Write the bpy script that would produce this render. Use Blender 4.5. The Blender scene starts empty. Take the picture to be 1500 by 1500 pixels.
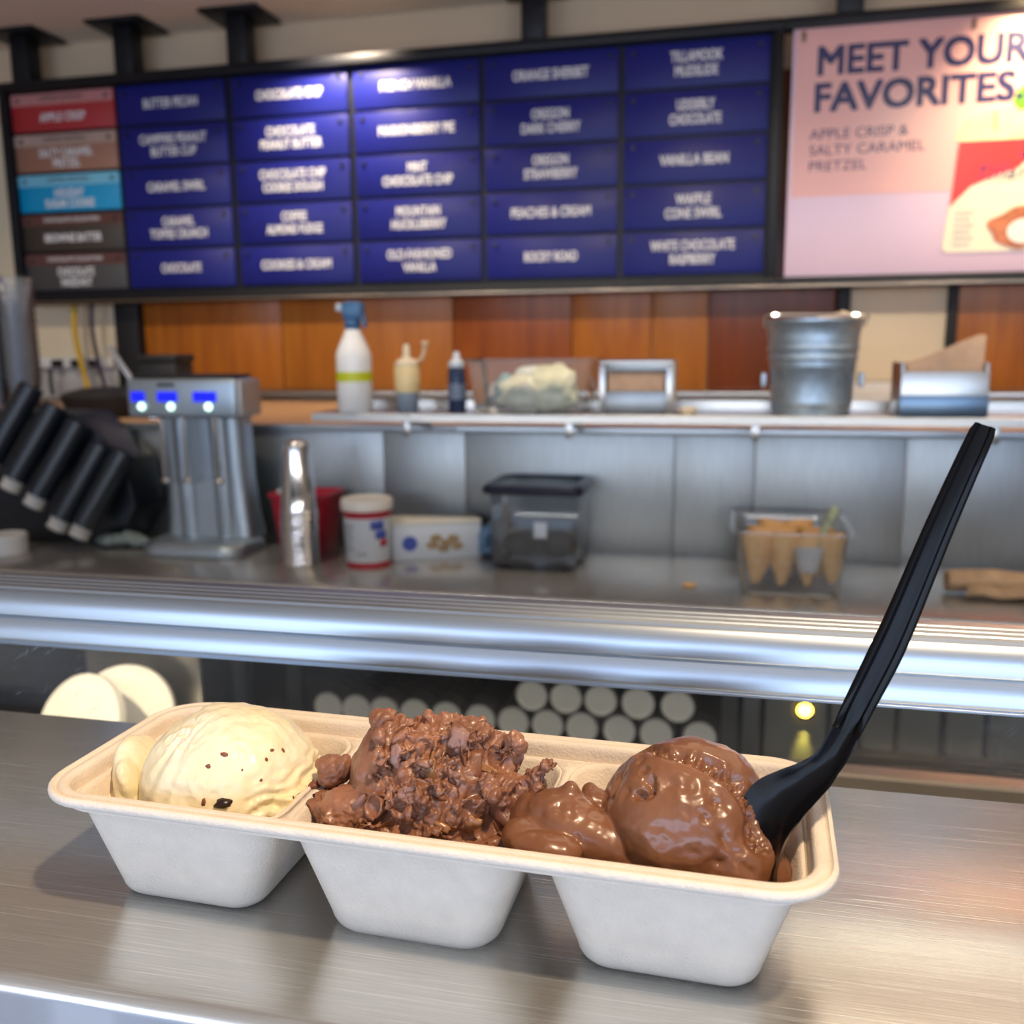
import bpy, bmesh, math, random
from mathutils import Vector, Matrix, noise, Euler
from mathutils.bvhtree import BVHTree

random.seed(7)
SC = bpy.context.scene
COL = SC.collection
R = math.radians
PI = math.pi

# ------------------------------------------------------------------ camera
cam_d = bpy.data.cameras.new('camera')
cam = bpy.data.objects.new('camera', cam_d)
COL.objects.link(cam)
SC.camera = cam
cam_d.sensor_width = 36.0
cam_d.lens = 36.0 * 1385 / 1500
cam_d.clip_start = 0.01
cam.location = (0, 0, 0.19)          # 19 cm above the customer ledge (ledge top is z = 0)
yaw, pitch, roll = R(13.21), R(10.04), R(-0.547)
fw = Vector((-math.sin(yaw) * math.cos(pitch), math.cos(yaw) * math.cos(pitch), -math.sin(pitch)))
rt = Vector((math.cos(yaw), math.sin(yaw), 0)); up = rt.cross(fw)
rt2 = math.cos(roll) * rt + math.sin(roll) * up
up2 = -math.sin(roll) * rt + math.cos(roll) * up
cam.rotation_euler = Matrix((rt2, up2, -fw)).transposed().to_euler()
cam_d.dof.use_dof = True
cam_d.dof.focus_distance = 0.325
cam_d.dof.aperture_fstop = cam_d.lens / 2.6

# ------------------------------------------------------------------ world, exposure, lamps
vs = SC.view_settings
vs.view_transform = 'Standard'; vs.look = 'None'; vs.gamma = 1.0
vs.use_curve_mapping = False
vs.exposure = 0.5
SC.cycles.use_denoising = True
SC.cycles.max_bounces = 10
SC.cycles.transparent_max_bounces = 24
SC.cycles.sample_clamp_indirect = 6.0
SC.cycles.caustics_reflective = False
SC.cycles.caustics_refractive = False

w = bpy.data.worlds.new('sky'); SC.world = w; w.use_nodes = True
nt = w.node_tree; nt.nodes.clear()
o_ = nt.nodes.new('ShaderNodeOutputWorld'); b_ = nt.nodes.new('ShaderNodeBackground')
tc = nt.nodes.new('ShaderNodeTexCoord'); sx = nt.nodes.new('ShaderNodeSeparateXYZ')
rp = nt.nodes.new('ShaderNodeValToRGB'); mp = nt.nodes.new('ShaderNodeMapRange')
mp.inputs['From Min'].default_value = -0.25; mp.inputs['From Max'].default_value = 0.6
nt.links.new(tc.outputs['Generated'], sx.inputs[0]); nt.links.new(sx.outputs['Z'], mp.inputs['Value'])
nt.links.new(mp.outputs[0], rp.inputs['Fac'])
e = rp.color_ramp.elements
e[0].position = 0.0; e[0].color = (0.48, 0.52, 0.60, 1)
e[1].position = 1.0; e[1].color = (0.25, 0.45, 0.95, 1)
k = e.new(0.28); k.color = (0.44, 0.60, 0.82, 1)
k = e.new(0.42); k.color = (0.57, 0.71, 0.97, 1)
nt.links.new(rp.outputs['Color'], b_.inputs['Color'])
b_.inputs['Strength'].default_value = 3.6
nt.links.new(b_.outputs[0], o_.inputs['Surface'])

def lamp(name, kind, loc, target, power, color, **kw):
    d = bpy.data.lights.new(name, kind); d.energy = power; d.color = color
    for k_, v in kw.items(): setattr(d, k_, v)
    o = bpy.data.objects.new(name, d); COL.objects.link(o); o.location = loc
    o.rotation_euler = (Vector(target) - Vector(loc)).to_track_quat('-Z', 'Y').to_euler()
    return o
WARM = (1.0, 0.76, 0.50)
# daylight window behind the customer: a portal for the sky
lamp('window_portal', 'AREA', (0.2, -3.18, 0.0), (0.2, 3, 0.0), 1, (1, 1, 1), shape='RECTANGLE', size=6.2, size_y=2.3).data.cycles.is_portal = True
# warm ceiling spot over the ledge
lamp('ledge_spot', 'SPOT', (0.34, -0.06, 1.24), (-0.08, 0.30, 0.0), 51, WARM, spot_size=R(60), spot_blend=0.5, shadow_soft_size=0.035)
# track spots washing the menu board and the poster
lamp('board_spot', 'SPOT', (-1.27, 2.90, 1.26), (-1.27, 3.10, 0.75), 44, (1.0, 0.8, 0.58), spot_size=R(110), spot_blend=0.9, shadow_soft_size=0.03)
lamp('poster_spot', 'SPOT', (0.92, 2.82, 1.26), (0.88, 3.08, 0.95), 62, (1.0, 0.72, 0.38), spot_size=R(80), spot_blend=0.8, shadow_soft_size=0.03)
# unseen fill lights added to brighten the kitchen
lamp('kitchen_fill', 'AREA', (0.9, 1.6, 1.28), (0.9, 1.61, 0), 9, (1, 0.82, 0.6), shape='RECTANGLE', size=2.6, size_y=1.2)
for x_ in (-2.0, -1.1, -.2, .7):  # unseen spots added to lift the back wall and shelf
    lamp('shelf_fill_spot', 'SPOT', (x_, 1.45, 1.25), (x_, 2.75, .02), 30, (1, 0.82, 0.6), spot_size=R(70), spot_blend=.7, shadow_soft_size=.03)
# narrow spot added in place of the low sun on the left lids
lamp('sun_patch_spot', 'SPOT', (-0.75, -0.4, 1.24), (-0.765, 0.97, -0.25), 230, (1.0, 0.78, 0.48), spot_size=R(6.5), spot_blend=0.15, shadow_soft_size=0.01)

# unseen strip light added under the rail to brighten the cup ends
lamp('cup_fill_strip', 'AREA', (-.2, .452, .030), (-.2, 1.8, -.62), 3.2, (1, .93, .82), shape='RECTANGLE', size=2.2, size_y=.012)

# ------------------------------------------------------------------ materials
def srgb(r, g, b):
    f = lambda c: (c / 255 / 12.92) if c / 255 <= 0.04045 else ((c / 255 + 0.055) / 1.055) ** 2.4
    return (f(r), f(g), f(b), 1)
MATS = {}
def mat(name, col, rough=0.5, metal=0.0, spec=0.5, var=0.06, vscale=20, bump=0.0, bscale=200, stretch=None,
        coat=0.0, emit=None, estr=0.0, sss=0.0, sss_r=None, rvar=0.0, col2=None, bdist=0.0005, aniso=0.0):
    if name in MATS: return MATS[name]
    m = bpy.data.materials.new(name); m.use_nodes = True; MATS[name] = m
    t = m.node_tree; p = t.nodes['Principled BSDF']
    p.inputs['Roughness'].default_value = rough; p.inputs['Metallic'].default_value = metal
    p.inputs['Specular IOR Level'].default_value = spec
    p.inputs['Coat Weight'].default_value = coat; p.inputs['Coat Roughness'].default_value = 0.08
    p.inputs['Anisotropic'].default_value = aniso
    co = t.nodes.new('ShaderNodeTexCoord'); mpn = t.nodes.new('ShaderNodeMapping')
    t.links.new(co.outputs['Object'], mpn.inputs['Vector'])
    if stretch: mpn.inputs['Scale'].default_value = stretch
    n = t.nodes.new('ShaderNodeTexNoise'); n.inputs['Scale'].default_value = vscale; n.inputs['Detail'].default_value = 5
    t.links.new(mpn.outputs[0], n.inputs['Vector'])
    mx = t.nodes.new('ShaderNodeMix'); mx.data_type = 'RGBA'
    c = Vector(col[:3]); c2 = Vector(col2[:3]) if col2 else c * (1 - 2 * var)
    if col2 is None: c = c * (1 + var)
    mx.inputs[6].default_value = (*c, 1); mx.inputs[7].default_value = (*c2, 1)
    cr = t.nodes.new('ShaderNodeMapRange'); cr.inputs['From Min'].default_value = 0.3; cr.inputs['From Max'].default_value = 0.7
    t.links.new(n.outputs['Fac'], cr.inputs['Value']); t.links.new(cr.outputs[0], mx.inputs[0])
    t.links.new(mx.outputs[2], p.inputs['Base Color'])
    if rvar:
        rr = t.nodes.new('ShaderNodeMapRange'); rr.inputs['To Min'].default_value = rough - rvar; rr.inputs['To Max'].default_value = rough + rvar
        t.links.new(n.outputs['Fac'], rr.inputs['Value']); t.links.new(rr.outputs[0], p.inputs['Roughness'])
    if bump:
        n2 = t.nodes.new('ShaderNodeTexNoise'); n2.inputs['Scale'].default_value = bscale; n2.inputs['Detail'].default_value = 4
        t.links.new(mpn.outputs[0], n2.inputs['Vector'])
        bn = t.nodes.new('ShaderNodeBump'); bn.inputs['Strength'].default_value = bump; bn.inputs['Distance'].default_value = bdist
        t.links.new(n2.outputs['Fac'], bn.inputs['Height']); t.links.new(bn.outputs[0], p.inputs['Normal'])
    if emit:
        p.inputs['Emission Color'].default_value = emit; p.inputs['Emission Strength'].default_value = estr
    if sss:
        p.inputs['Subsurface Weight'].default_value = sss
        p.inputs['Subsurface Radius'].default_value = sss_r or (1, .6, .3)
        p.inputs['Subsurface Scale'].default_value = 0.004
    return m

def clear_mat(name, tint=(0.93, 0.95, 0.96), ior=1.45, haze=0.06, rough=0.05):
    """thin clear plastic or glass sheet: lets light straight through, reflects by Fresnel, slightly milky"""
    m = bpy.data.materials.new(name); m.use_nodes = True; MATS[name] = m
    t = m.node_tree; t.nodes.clear()
    out = t.nodes.new('ShaderNodeOutputMaterial'); tr = t.nodes.new('ShaderNodeBsdfTransparent')
    gl = t.nodes.new('ShaderNodeBsdfGlossy'); fr = t.nodes.new('ShaderNodeFresnel'); df = t.nodes.new('ShaderNodeBsdfDiffuse')
    tr.inputs[0].default_value = (*tint, 1); gl.inputs['Roughness'].default_value = rough; fr.inputs[0].default_value = ior
    df.inputs[0].default_value = (0.8, 0.82, 0.84, 1)
    n = t.nodes.new('ShaderNodeTexNoise'); n.inputs['Scale'].default_value = 60
    mr = t.nodes.new('ShaderNodeMapRange'); mr.inputs['To Min'].default_value = haze * 0.6; mr.inputs['To Max'].default_value = haze * 1.4
    t.links.new(n.outputs['Fac'], mr.inputs['Value'])
    m1 = t.nodes.new('ShaderNodeMixShader'); m2 = t.nodes.new('ShaderNodeMixShader')
    t.links.new(mr.outputs[0], m1.inputs[0]); t.links.new(tr.outputs[0], m1.inputs[1]); t.links.new(df.outputs[0], m1.inputs[2])
    t.links.new(fr.outputs[0], m2.inputs[0]); t.links.new(m1.outputs[0], m2.inputs[1]); t.links.new(gl.outputs[0], m2.inputs[2])
    t.links.new(m2.outputs[0], out.inputs['Surface'])
    return m

STEEL = mat('brushed_steel', (0.55, 0.54, 0.52, 1), 0.30, 1, var=0.05, vscale=30, stretch=(1.5, 60, 60), bump=0.10, bscale=40, rvar=0.06, bdist=0.0004)
STEEL_DK = mat('worn_counter_steel', (0.58, 0.56, 0.53, 1), 0.24, .72, var=0.08, vscale=8, rvar=0.06, bump=0.05, bscale=30)
STEEL_SPLASH = mat('splash_steel', (0.44, 0.48, 0.50, 1), 0.45, 1, var=0.05, vscale=14, stretch=(30, 30, 1.2), rvar=0.05)
CHROME = mat('polished_steel', (0.72, 0.72, 0.72, 1), 0.13, 1, var=0.03)
GALV = mat('galvanised_steel', (0.48, 0.60, 0.72, 1), 0.50, 1, var=0.12, vscale=40, rvar=0.06)  # bluish base colour carries the sky reflection
ALU = mat('satin_aluminium', (0.46, 0.51, 0.56, 1), 0.34, 1, var=0.03, vscale=30, stretch=(1, 60, 60))
FIBRE = mat('moulded_fibre', (0.82, 0.71, 0.585, 1), 0.75, 0, 0.25, var=0.03, vscale=120, bump=0.9, bscale=1000, bdist=0.0004)
BLACKP = mat('black_plastic', (0.005, 0.005, 0.006, 1), 0.20, 0, 0.16, var=0.1)
BLACKM = mat('black_matt', (0.012, 0.013, 0.016, 1), 0.55, 0, 0.4, var=0.1)
RACKM = mat('black_rack_plastic', (0.008, 0.012, 0.02, 1), 0.32, 0, 0.5, var=0.1)
FRAME = mat('black_board_frame', (0.007, 0.008, 0.012, 1), 0.45, 0, 0.3, var=0.1)
BLUE = mat('navy_panel', (0.010, 0.014, 0.175, 1), 0.40, 0, 0.25, var=0.05, vscale=6)
LETTER = mat('white_lettering', (0.75, 0.76, 0.80, 1), 0.5, var=0.02)
CEIL = mat('ceiling_paint', (0.82, 0.74, 0.65, 1), 0.85, var=0.03, vscale=3)
WALLP = mat('wall_paint', (0.66, 0.51, 0.36, 1), 0.8, var=0.03, vscale=3)
CREAM = mat('cream_wall_board', (0.76, 0.66, 0.48, 1), 0.6, var=0.02, vscale=4)
WHITE = mat('white_plastic', (0.74, 0.74, 0.73, 1), 0.35, var=0.03)
FLOORM = mat('floor_tile', (0.50, 0.50, 0.52, 1), 0.4, var=0.15, vscale=4)
DARKIN = mat('dark_cabinet', (0.025, 0.025, 0.026, 1), 0.4, var=0.15, vscale=6)
GREYDOOR = mat('grey_cabinet_front', (0.20, 0.21, 0.20, 1), 0.35, 0.3, var=0.08, vscale=6)
CLEAR = clear_mat('clear_plastic', haze=.12)
CLEARCUP = clear_mat('clear_cup_plastic', (0.90, 0.92, 0.96), 1.5, 0.10)
GLASS = clear_mat('case_glass', (0.90, 0.92, 0.91), 1.35, 0.02, 0.02)
def scuff(m):
    t = m.node_tree; mr = [n for n in t.nodes if n.type == 'MAP_RANGE'][0]; tgt = [l.to_socket for l in t.links if l.from_node == mr][0]
    co = t.nodes.new('ShaderNodeTexCoord'); src = mr.outputs[0]
    for rot, thr in ((38, .66), (-28, .69), (70, .71)):
        m0 = t.nodes.new('ShaderNodeMapping'); m0.inputs['Rotation'].default_value = (0, R(rot), 0)
        mp_ = t.nodes.new('ShaderNodeMapping'); mp_.inputs['Scale'].default_value = (22, .1, 420); t.links.new(m0.outputs[0], mp_.inputs['Vector'])
        n = t.nodes.new('ShaderNodeTexNoise'); n.inputs['Scale'].default_value = 3.0; n.inputs['Detail'].default_value = 2
        r_ = t.nodes.new('ShaderNodeMapRange'); r_.inputs['From Min'].default_value = thr; r_.inputs['From Max'].default_value = thr + .05; r_.inputs['To Max'].default_value = .40
        a = t.nodes.new('ShaderNodeMath'); a.operation = 'ADD'; a.use_clamp = True
        t.links.new(co.outputs['Object'], m0.inputs['Vector']); t.links.new(mp_.outputs[0], n.inputs['Vector']); t.links.new(n.outputs['Fac'], r_.inputs['Value'])
        t.links.new(src, a.inputs[0]); t.links.new(r_.outputs[0], a.inputs[1]); src = a.outputs[0]
    mk = t.nodes.new('ShaderNodeTexNoise'); mk.inputs['Scale'].default_value = 7; t.links.new(co.outputs['Object'], mk.inputs['Vector'])
    mm = t.nodes.new('ShaderNodeMapRange'); mm.inputs['From Min'].default_value = .45; mm.inputs['From Max'].default_value = .65; t.links.new(mk.outputs['Fac'], mm.inputs['Value'])
    ml = t.nodes.new('ShaderNodeMath'); ml.operation = 'MULTIPLY_ADD'; ml.inputs[2].default_value = .015
    t.links.new(src, ml.inputs[0]); t.links.new(mm.outputs[0], ml.inputs[1]); src = ml.outputs[0]
    t.links.new(src, tgt)
scuff(GLASS)

# ------------------------------------------------------------------ helpers
def link_mesh(name, me, m=None, parent=None, loc=(0, 0, 0), rot=(0, 0, 0), smooth=True, auto=40):
    o = bpy.data.objects.new(name, me); COL.objects.link(o)
    o.location = loc; o.rotation_euler = rot
    if m is not None:
        me.materials.clear(); me.materials.append(m)
    if smooth:
        for p in me.polygons: p.use_smooth = True
        if auto and auto < 180:
            me.set_sharp_from_angle(angle=R(auto))
    if parent is not None: o.parent = parent
    return o
def obj(name, bm, m=None, parent=None, loc=(0, 0, 0), rot=(0, 0, 0), smooth=True, auto=40, recalc=True):
    if recalc: bmesh.ops.recalc_face_normals(bm, faces=bm.faces)
    me = bpy.data.meshes.new(name); bm.to_mesh(me); bm.free()
    return link_mesh(name, me, m, parent, loc, rot, smooth, auto)
def tag(o, label=None, cat=None, group=None, kind=None):
    if label: o['label'] = label
    if cat: o['category'] = cat
    if group: o['group'] = group
    if kind: o['kind'] = kind
    return o
def thing(name, label, cat, loc=(0, 0, 0), rotz=0.0, group=None):
    o = bpy.data.objects.new(name, None); COL.objects.link(o); o.empty_display_size = 0.05
    o.location = loc; o.rotation_euler = (0, 0, rotz)
    return tag(o, label, cat, group)
def struct(name, bm, m, parent=None, **kw):
    o = obj(name, bm, m, parent, **kw)
    if parent is None: o['kind'] = 'structure'
    return o
def copy_tree(o, parent=None):
    c = o.copy(); COL.objects.link(c)
    if parent is not None: c.parent = parent
    for ch in list(o.children): copy_tree(ch, c)
    return c
def NB(): return bmesh.new()
def box(bm, x0, x1, y0, y1, z0, z1, bev=0.0, seg=2, mtx=None):
    r = bmesh.ops.create_cube(bm, size=1.0)
    vs_ = r['verts']
    for v in vs_:
        v.co = Vector(((x0 + x1) / 2 + v.co.x * (x1 - x0), (y0 + y1) / 2 + v.co.y * (y1 - y0), (z0 + z1) / 2 + v.co.z * (z1 - z0)))
        if mtx is not None: v.co = mtx @ v.co
    if bev > 0:
        es = list({e_ for v in vs_ for e_ in v.link_edges})
        bmesh.ops.bevel(bm, geom=es, offset=bev, segments=seg, affect='EDGES', profile=0.5)
    return bm
def bx(x0, x1, y0, y1, z0, z1, bev=0.0, seg=2, mtx=None): return box(NB(), x0, x1, y0, y1, z0, z1, bev, seg, mtx)
def loft(bm, loops, cap0=False, cap1=False, closed=True):
    rows = [[bm.verts.new(p) for p in lp] for lp in loops]
    n = len(rows[0])
    for a, b in zip(rows, rows[1:]):
        for i in range(n if closed else n - 1):
            j = (i + 1) % n
            bm.faces.new((a[i], a[j], b[j], b[i]))
    if cap0: bm.faces.new(rows[0])
    if cap1: bm.faces.new(rows[-1])
    return rows
def lathe(profile, seg=32, bm=None, cap0=True, cap1=True, mtx=None):
    """profile: list of (radius, z) revolved about z"""
    bm = bm or NB()
    loops = []
    for r, z in profile:
        lp = [Vector((r * math.cos(2 * PI * i / seg), r * math.sin(2 * PI * i / seg), z)) for i in range(seg)]
        loops.append([mtx @ p for p in lp] if mtx is not None else lp)
    loft(bm, loops, cap0, cap1)
    return bm
def rrect(hw, hd, r, z=0.0, n=6, cx=0, cy=0):
    r = min(r, hw * 0.999, hd * 0.999); pts = []
    for qx, qy, a0 in ((1, 1, 0), (-1, 1, 90), (-1, -1, 180), (1, -1, 270)):
        for i in range(n + 1):
            a = R(a0 + 90 * i / n)
            pts.append(Vector((cx + qx * (hw - r) + r * math.cos(a), cy + qy * (hd - r) + r * math.sin(a), z)))
    return pts
def tube(pts, rad, seg=10, bm=None, cap=True):
    bm = bm or NB(); pts = [Vector(p) for p in pts]
    rads = rad if isinstance(rad, (list, tuple)) else [rad] * len(pts)
    loops = []; ref = None
    for i, p in enumerate(pts):
        t = (pts[min(i + 1, len(pts) - 1)] - pts[max(i - 1, 0)]).normalized()
        if ref is None: ref = t.orthogonal().normalized()
        ref = (ref - t * ref.dot(t)).normalized(); b2 = t.cross(ref)
        loops.append([p + rads[i] * (ref * math.cos(2 * PI * j / seg) + b2 * math.sin(2 * PI * j / seg)) for j in range(seg)])
    loft(bm, loops, cap, cap); return bm
def spline(pts, n=8):
    pts = [Vector(p) for p in pts]; out = []
    for i in range(len(pts) - 1):
        p0 = pts[max(i - 1, 0)]; p1 = pts[i]; p2 = pts[i + 1]; p3 = pts[min(i + 2, len(pts) - 1)]
        for j in range(n):
            t = j / n
            out.append(0.5 * ((2 * p1) + (p2 - p0) * t + (2 * p0 - 5 * p1 + 4 * p2 - p3) * t * t + (3 * p1 - p0 - 3 * p2 + p3) * t ** 3))
    out.append(pts[-1]); return out
def lerp_table(tab, t):
    for (a, va), (b, vb) in zip(tab, tab[1:]):
        if t <= b: return va + (vb - va) * (t - a) / (b - a)
    return tab[-1][1]
def prism(pts2, y0, y1, bm=None, bev=0.0):
    """polygon in XZ pulled along Y"""
    bm = bm or NB()
    a = [bm.verts.new((x, y0, z)) for x, z in pts2]; b = [bm.verts.new((x, y1, z)) for x, z in pts2]
    fs = [bm.faces.new(a), bm.faces.new(b[::-1])]
    n = len(a)
    for i in range(n): bm.faces.new((a[i], a[(i + 1) % n], b[(i + 1) % n], b[i]))
    if bev: bmesh.ops.bevel(bm, geom=list({e_ for v in a for e_ in v.link_edges}), offset=bev, segments=2, affect='EDGES', profile=0.5)
    return bm
def prism_x(pts2, x0, x1):
    """profile in YZ pulled along X"""
    bm = NB()
    a = [bm.verts.new((x0, y, z)) for y, z in pts2]; b = [bm.verts.new((x1, y, z)) for y, z in pts2]
    n = len(a); bm.faces.new(a); bm.faces.new(b[::-1])
    for i in range(n): bm.faces.new((a[i], a[(i + 1) % n], b[(i + 1) % n], b[i]))
    return bm
def solid(o, th, off=1.0):
    md = o.modifiers.new('solid', 'SOLIDIFY'); md.thickness = th; md.offset = off; md.use_even_offset = True
    return o
def text(name, body, m, parent, loc, cap, width=None, align='CENTER', bold=0.0, spacing=1.0, shear=0.0, rotx=R(90), adv=None):
    cu = bpy.data.curves.new(name, 'FONT'); cu.body = body; cu.size = cap / 0.729
    cu.align_x = align; cu.align_y = 'CENTER'; cu.space_line = spacing; cu.shear = shear
    cu.resolution_u = 3
    to = bpy.data.objects.new(name, cu); COL.objects.link(to)
    dg = bpy.context.evaluated_depsgraph_get()
    me = bpy.data.meshes.new_from_object(to.evaluated_get(dg), depsgraph=dg)
    bpy.data.objects.remove(to); bpy.data.curves.remove(cu)
    xs = [v.co.x for v in me.vertices]; w0 = max(xs) - min(xs)
    if adv: width = adv * max(len(l) for l in body.split('\n'))
    sxx = (width / w0) if width else 1.0
    for v in me.vertices: v.co.x *= sxx
    if bold:
        bm = NB(); dd = bold * cap / .729
        for k_, (ox, oy) in enumerate(((-dd, -dd), (dd, -dd), (-dd, dd), (dd, dd), (0, 0))):
            me.transform(Matrix.Translation((ox, oy, k_ * .0002))); bm.from_mesh(me); me.transform(Matrix.Translation((-ox, -oy, -k_ * .0002)))
        bm.to_mesh(me); bm.free()
    o = link_mesh(name, me, m, parent, loc, (rotx, 0, 0), smooth=False)
    return o
def remeshed(blobs, voxel, smooth_it=3, smooth_f=0.5, sub=3):
    """fuse ellipsoids (centre, radii, euler) into one skin"""
    bm = NB()
    for c, r, eu in blobs:
        M = Matrix.Translation(Vector(c)) @ Euler(eu).to_matrix().to_4x4() @ Matrix.Diagonal((*r, 1))
        bmesh.ops.create_icosphere(bm, subdivisions=sub, radius=1.0, matrix=M)
    me = bpy.data.meshes.new('tmp'); bm.to_mesh(me); bm.free()
    o = bpy.data.objects.new('tmp', me); COL.objects.link(o)
    md = o.modifiers.new('r', 'REMESH'); md.mode = 'VOXEL'; md.voxel_size = voxel
    if smooth_it:
        ms = o.modifiers.new('s', 'SMOOTH'); ms.iterations = smooth_it; ms.factor = smooth_f
    dg = bpy.context.evaluated_depsgraph_get()
    out = bpy.data.meshes.new_from_object(o.evaluated_get(dg), depsgraph=dg)
    bpy.data.objects.remove(o)
    return out
def displace(me, fn):
    cos = [v.co.copy() for v in me.vertices]; ns = [v.normal.copy() for v in me.vertices]
    for v, c, n in zip(me.vertices, cos, ns): v.co = c + n * fn(c, n)
    me.update()
def bvh(me):
    return BVHTree.FromPolygons([v.co for v in me.vertices], [p.vertices[:] for p in me.polygons])
ORD = ['first', 'second', 'third', 'fourth', 'fifth', 'sixth', 'seventh', 'eighth', 'ninth', 'tenth', 'eleventh', 'twelfth', 'thirteenth', 'fourteenth', 'fifteenth', 'sixteenth']
def fb(p, s, o=4): return noise.fractal(p * s, 1.0, 2.0, o)

# ================================================================== SETTING
X0, X1, YF, YB, ZF, ZC = -3.0, 3.4, -3.2, 3.25, -1.2, 1.29
struct('floor', bx(X0, X1, YF, YB + .1, ZF - .05, ZF), FLOORM, smooth=False)
struct('ceiling', bx(X0, X1, YF, YB + .1, ZC, ZC + .05), CEIL, smooth=False)
struct('wall_left', bx(X0 - .1, X0, YF, YB + .1, ZF, ZC), WALLP, smooth=False)
struct('wall_right', bx(X1, X1 + .1, YF, YB + .1, ZF, ZC), WALLP, smooth=False)
wall_back = struct('wall_back', bx(X0, X1, YB, YB + .1, ZF, ZC), WALLP, smooth=False)
wf = NB()
box(wf, X0, X1, YF - .1, YF, ZF, -1.1); box(wf, X0, X1, YF - .1, YF, 1.15, ZC)
struct('wall_front', wf, WALLP, smooth=False)
for i, (a, b) in enumerate(((-3.0, -0.9), (-0.9, 1.2), (1.2, 3.4))):
    wn = NB()
    for x in (a + .03, b - .03): box(wn, x - .03, x + .03, YF - .08, YF - .02, -1.1, 1.15)
    box(wn, a + .06, b - .06, YF - .08, YF - .02, -1.1, -1.04); box(wn, a + .06, b - .06, YF - .08, YF - .02, 1.09, 1.15)
    struct('window_%d' % (i + 1), wn, FRAME, smooth=False)

def wood(name, c1, c2):
    return mat(name, c1, 0.33, 0, 0.5, vscale=5, stretch=(5, 5, 0.6), col2=c2, bump=0.05, bscale=30)
woods = [wood('oak_panel', (.46, .155, .018, 1), (.30, .085, .010, 1)), wood('oak_panel_light', (.44, .16, .022, 1), (.34, .11, .014, 1)),
         wood('oak_panel_dark', (.36, .095, .012, 1), (.20, .045, .008, 1)), wood('oak_panel_red', (.20, .045, .010, 1), (.13, .028, .007, 1))]
for (a, b, k) in ((-2.175, -1.614, 0), (-1.610, -.964, 1), (-.960, -.545, 2), (-.541, -.275, 0), (-.271, -.092, 1), (-.088, .307, 3), (.664, 1.20, 0), (1.204, 1.8, 2)):
    obj('wood_panel', bx(a, b, 3.225, 3.249, .032, 1.02, .002), woods[k], wall_back, auto=30)
obj('wall_post', bx(-2.278, -2.179, 3.19, 3.249, .0, 1.1, .003), BLACKM, wall_back)
obj('wall_post', bx(.309, .347, 3.20, 3.249, .0, 1.1, .003), BLACKM, wall_back)
obj('wall_post', bx(.636, .662, 3.20, 3.249, .0, 1.1, .003), BLACKM, wall_back)
obj('cream_panel', bx(.349, .634, 3.222, 3.249, .065, 1.02, .002), CREAM, wall_back)
obj('skirting_panel', bx(.349, .634, 3.212, 3.249, .0, .062, .002), WHITE, wall_back)
obj('cream_panel', bx(-2.92, -2.282, 3.222, 3.249, .135, 1.02, .002), CREAM, wall_back)
obj('lower_panel', bx(-2.92, -2.282, 3.215, 3.249, .0, .132, .002), mat('grey_white_board', (.50, .50, .50, 1), .5), wall_back)
tr = NB(); box(tr, -2.175, .307, 3.19, 3.249, .012, .03, .002); box(tr, .664, 1.8, 3.19, 3.249, .012, .03, .002)
struct('trim_1', tr, ALU)

# ================================================================== SERVICE LEDGE (the steel ledge the tray stands on)
def ledge_profile():
    p = [(.406, -.004), (.4055, -.001), (.404, 0)]
    for i in range(9):
        a = R(90 + 90 * i / 8); p.append((.2225 + .005 * math.cos(a), -.005 + .005 * math.sin(a)))
    p += [(.2175, -.14), (.2215, -.14), (.2215, -.006), (.2225, -.0035), (.403, -.0035)]
    return p
LEDGE = bpy.data.materials.new('ledge_steel'); LEDGE.use_nodes = True
t = LEDGE.node_tree; p = t.nodes['Principled BSDF']; p.inputs['Metallic'].default_value = .82
co = t.nodes.new('ShaderNodeTexCoord')
def mapped(scale, rot=(0, 0, 0)):
    m_ = t.nodes.new('ShaderNodeMapping'); m_.inputs['Scale'].default_value = scale; m_.inputs['Rotation'].default_value = rot
    t.links.new(co.outputs['Object'], m_.inputs['Vector']); return m_
n1 = t.nodes.new('ShaderNodeTexNoise'); n1.inputs['Scale'].default_value = 30; n1.inputs['Detail'].default_value = 6
t.links.new(mapped((1, 60, 0.01), (0, 0, 0)).outputs[0], n1.inputs['Vector'])          # brushing along the ledge
n2 = t.nodes.new('ShaderNodeTexNoise'); n2.inputs['Scale'].default_value = 9; n2.inputs['Detail'].default_value = 1
t.links.new(mapped((1.5, 110, 0.01), (0, 0, R(-4))).outputs[0], n2.inputs['Vector'])
sc_ = t.nodes.new('ShaderNodeMapRange'); sc_.inputs['From Min'].default_value = .63; sc_.inputs['From Max'].default_value = .69   # fine scratches
t.links.new(n2.outputs['Fac'], sc_.inputs['Value'])
n3 = t.nodes.new('ShaderNodeTexNoise'); n3.inputs['Scale'].default_value = 14; n3.inputs['Detail'].default_value = 4              # smudges
t.links.new(co.outputs['Object'], n3.inputs['Vector'])
rm = t.nodes.new('ShaderNodeMapRange'); rm.inputs['To Min'].default_value = .17; rm.inputs['To Max'].default_value = .25
t.links.new(n3.outputs['Fac'], rm.inputs['Value'])
ra = t.nodes.new('ShaderNodeMath'); ra.operation = 'MULTIPLY_ADD'; ra.inputs[1].default_value = .03
t.links.new(sc_.outputs[0], ra.inputs[0]); t.links.new(rm.outputs[0], ra.inputs[2]); t.links.new(ra.outputs[0], p.inputs['Roughness'])
cm = t.nodes.new('ShaderNodeMix'); cm.data_type = 'RGBA'; cm.inputs[6].default_value = (.56, .54, .51, 1); cm.inputs[7].default_value = (.86, .85, .80, 1)  # lamp glint on the scratches is put into the pale mix colour
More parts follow.
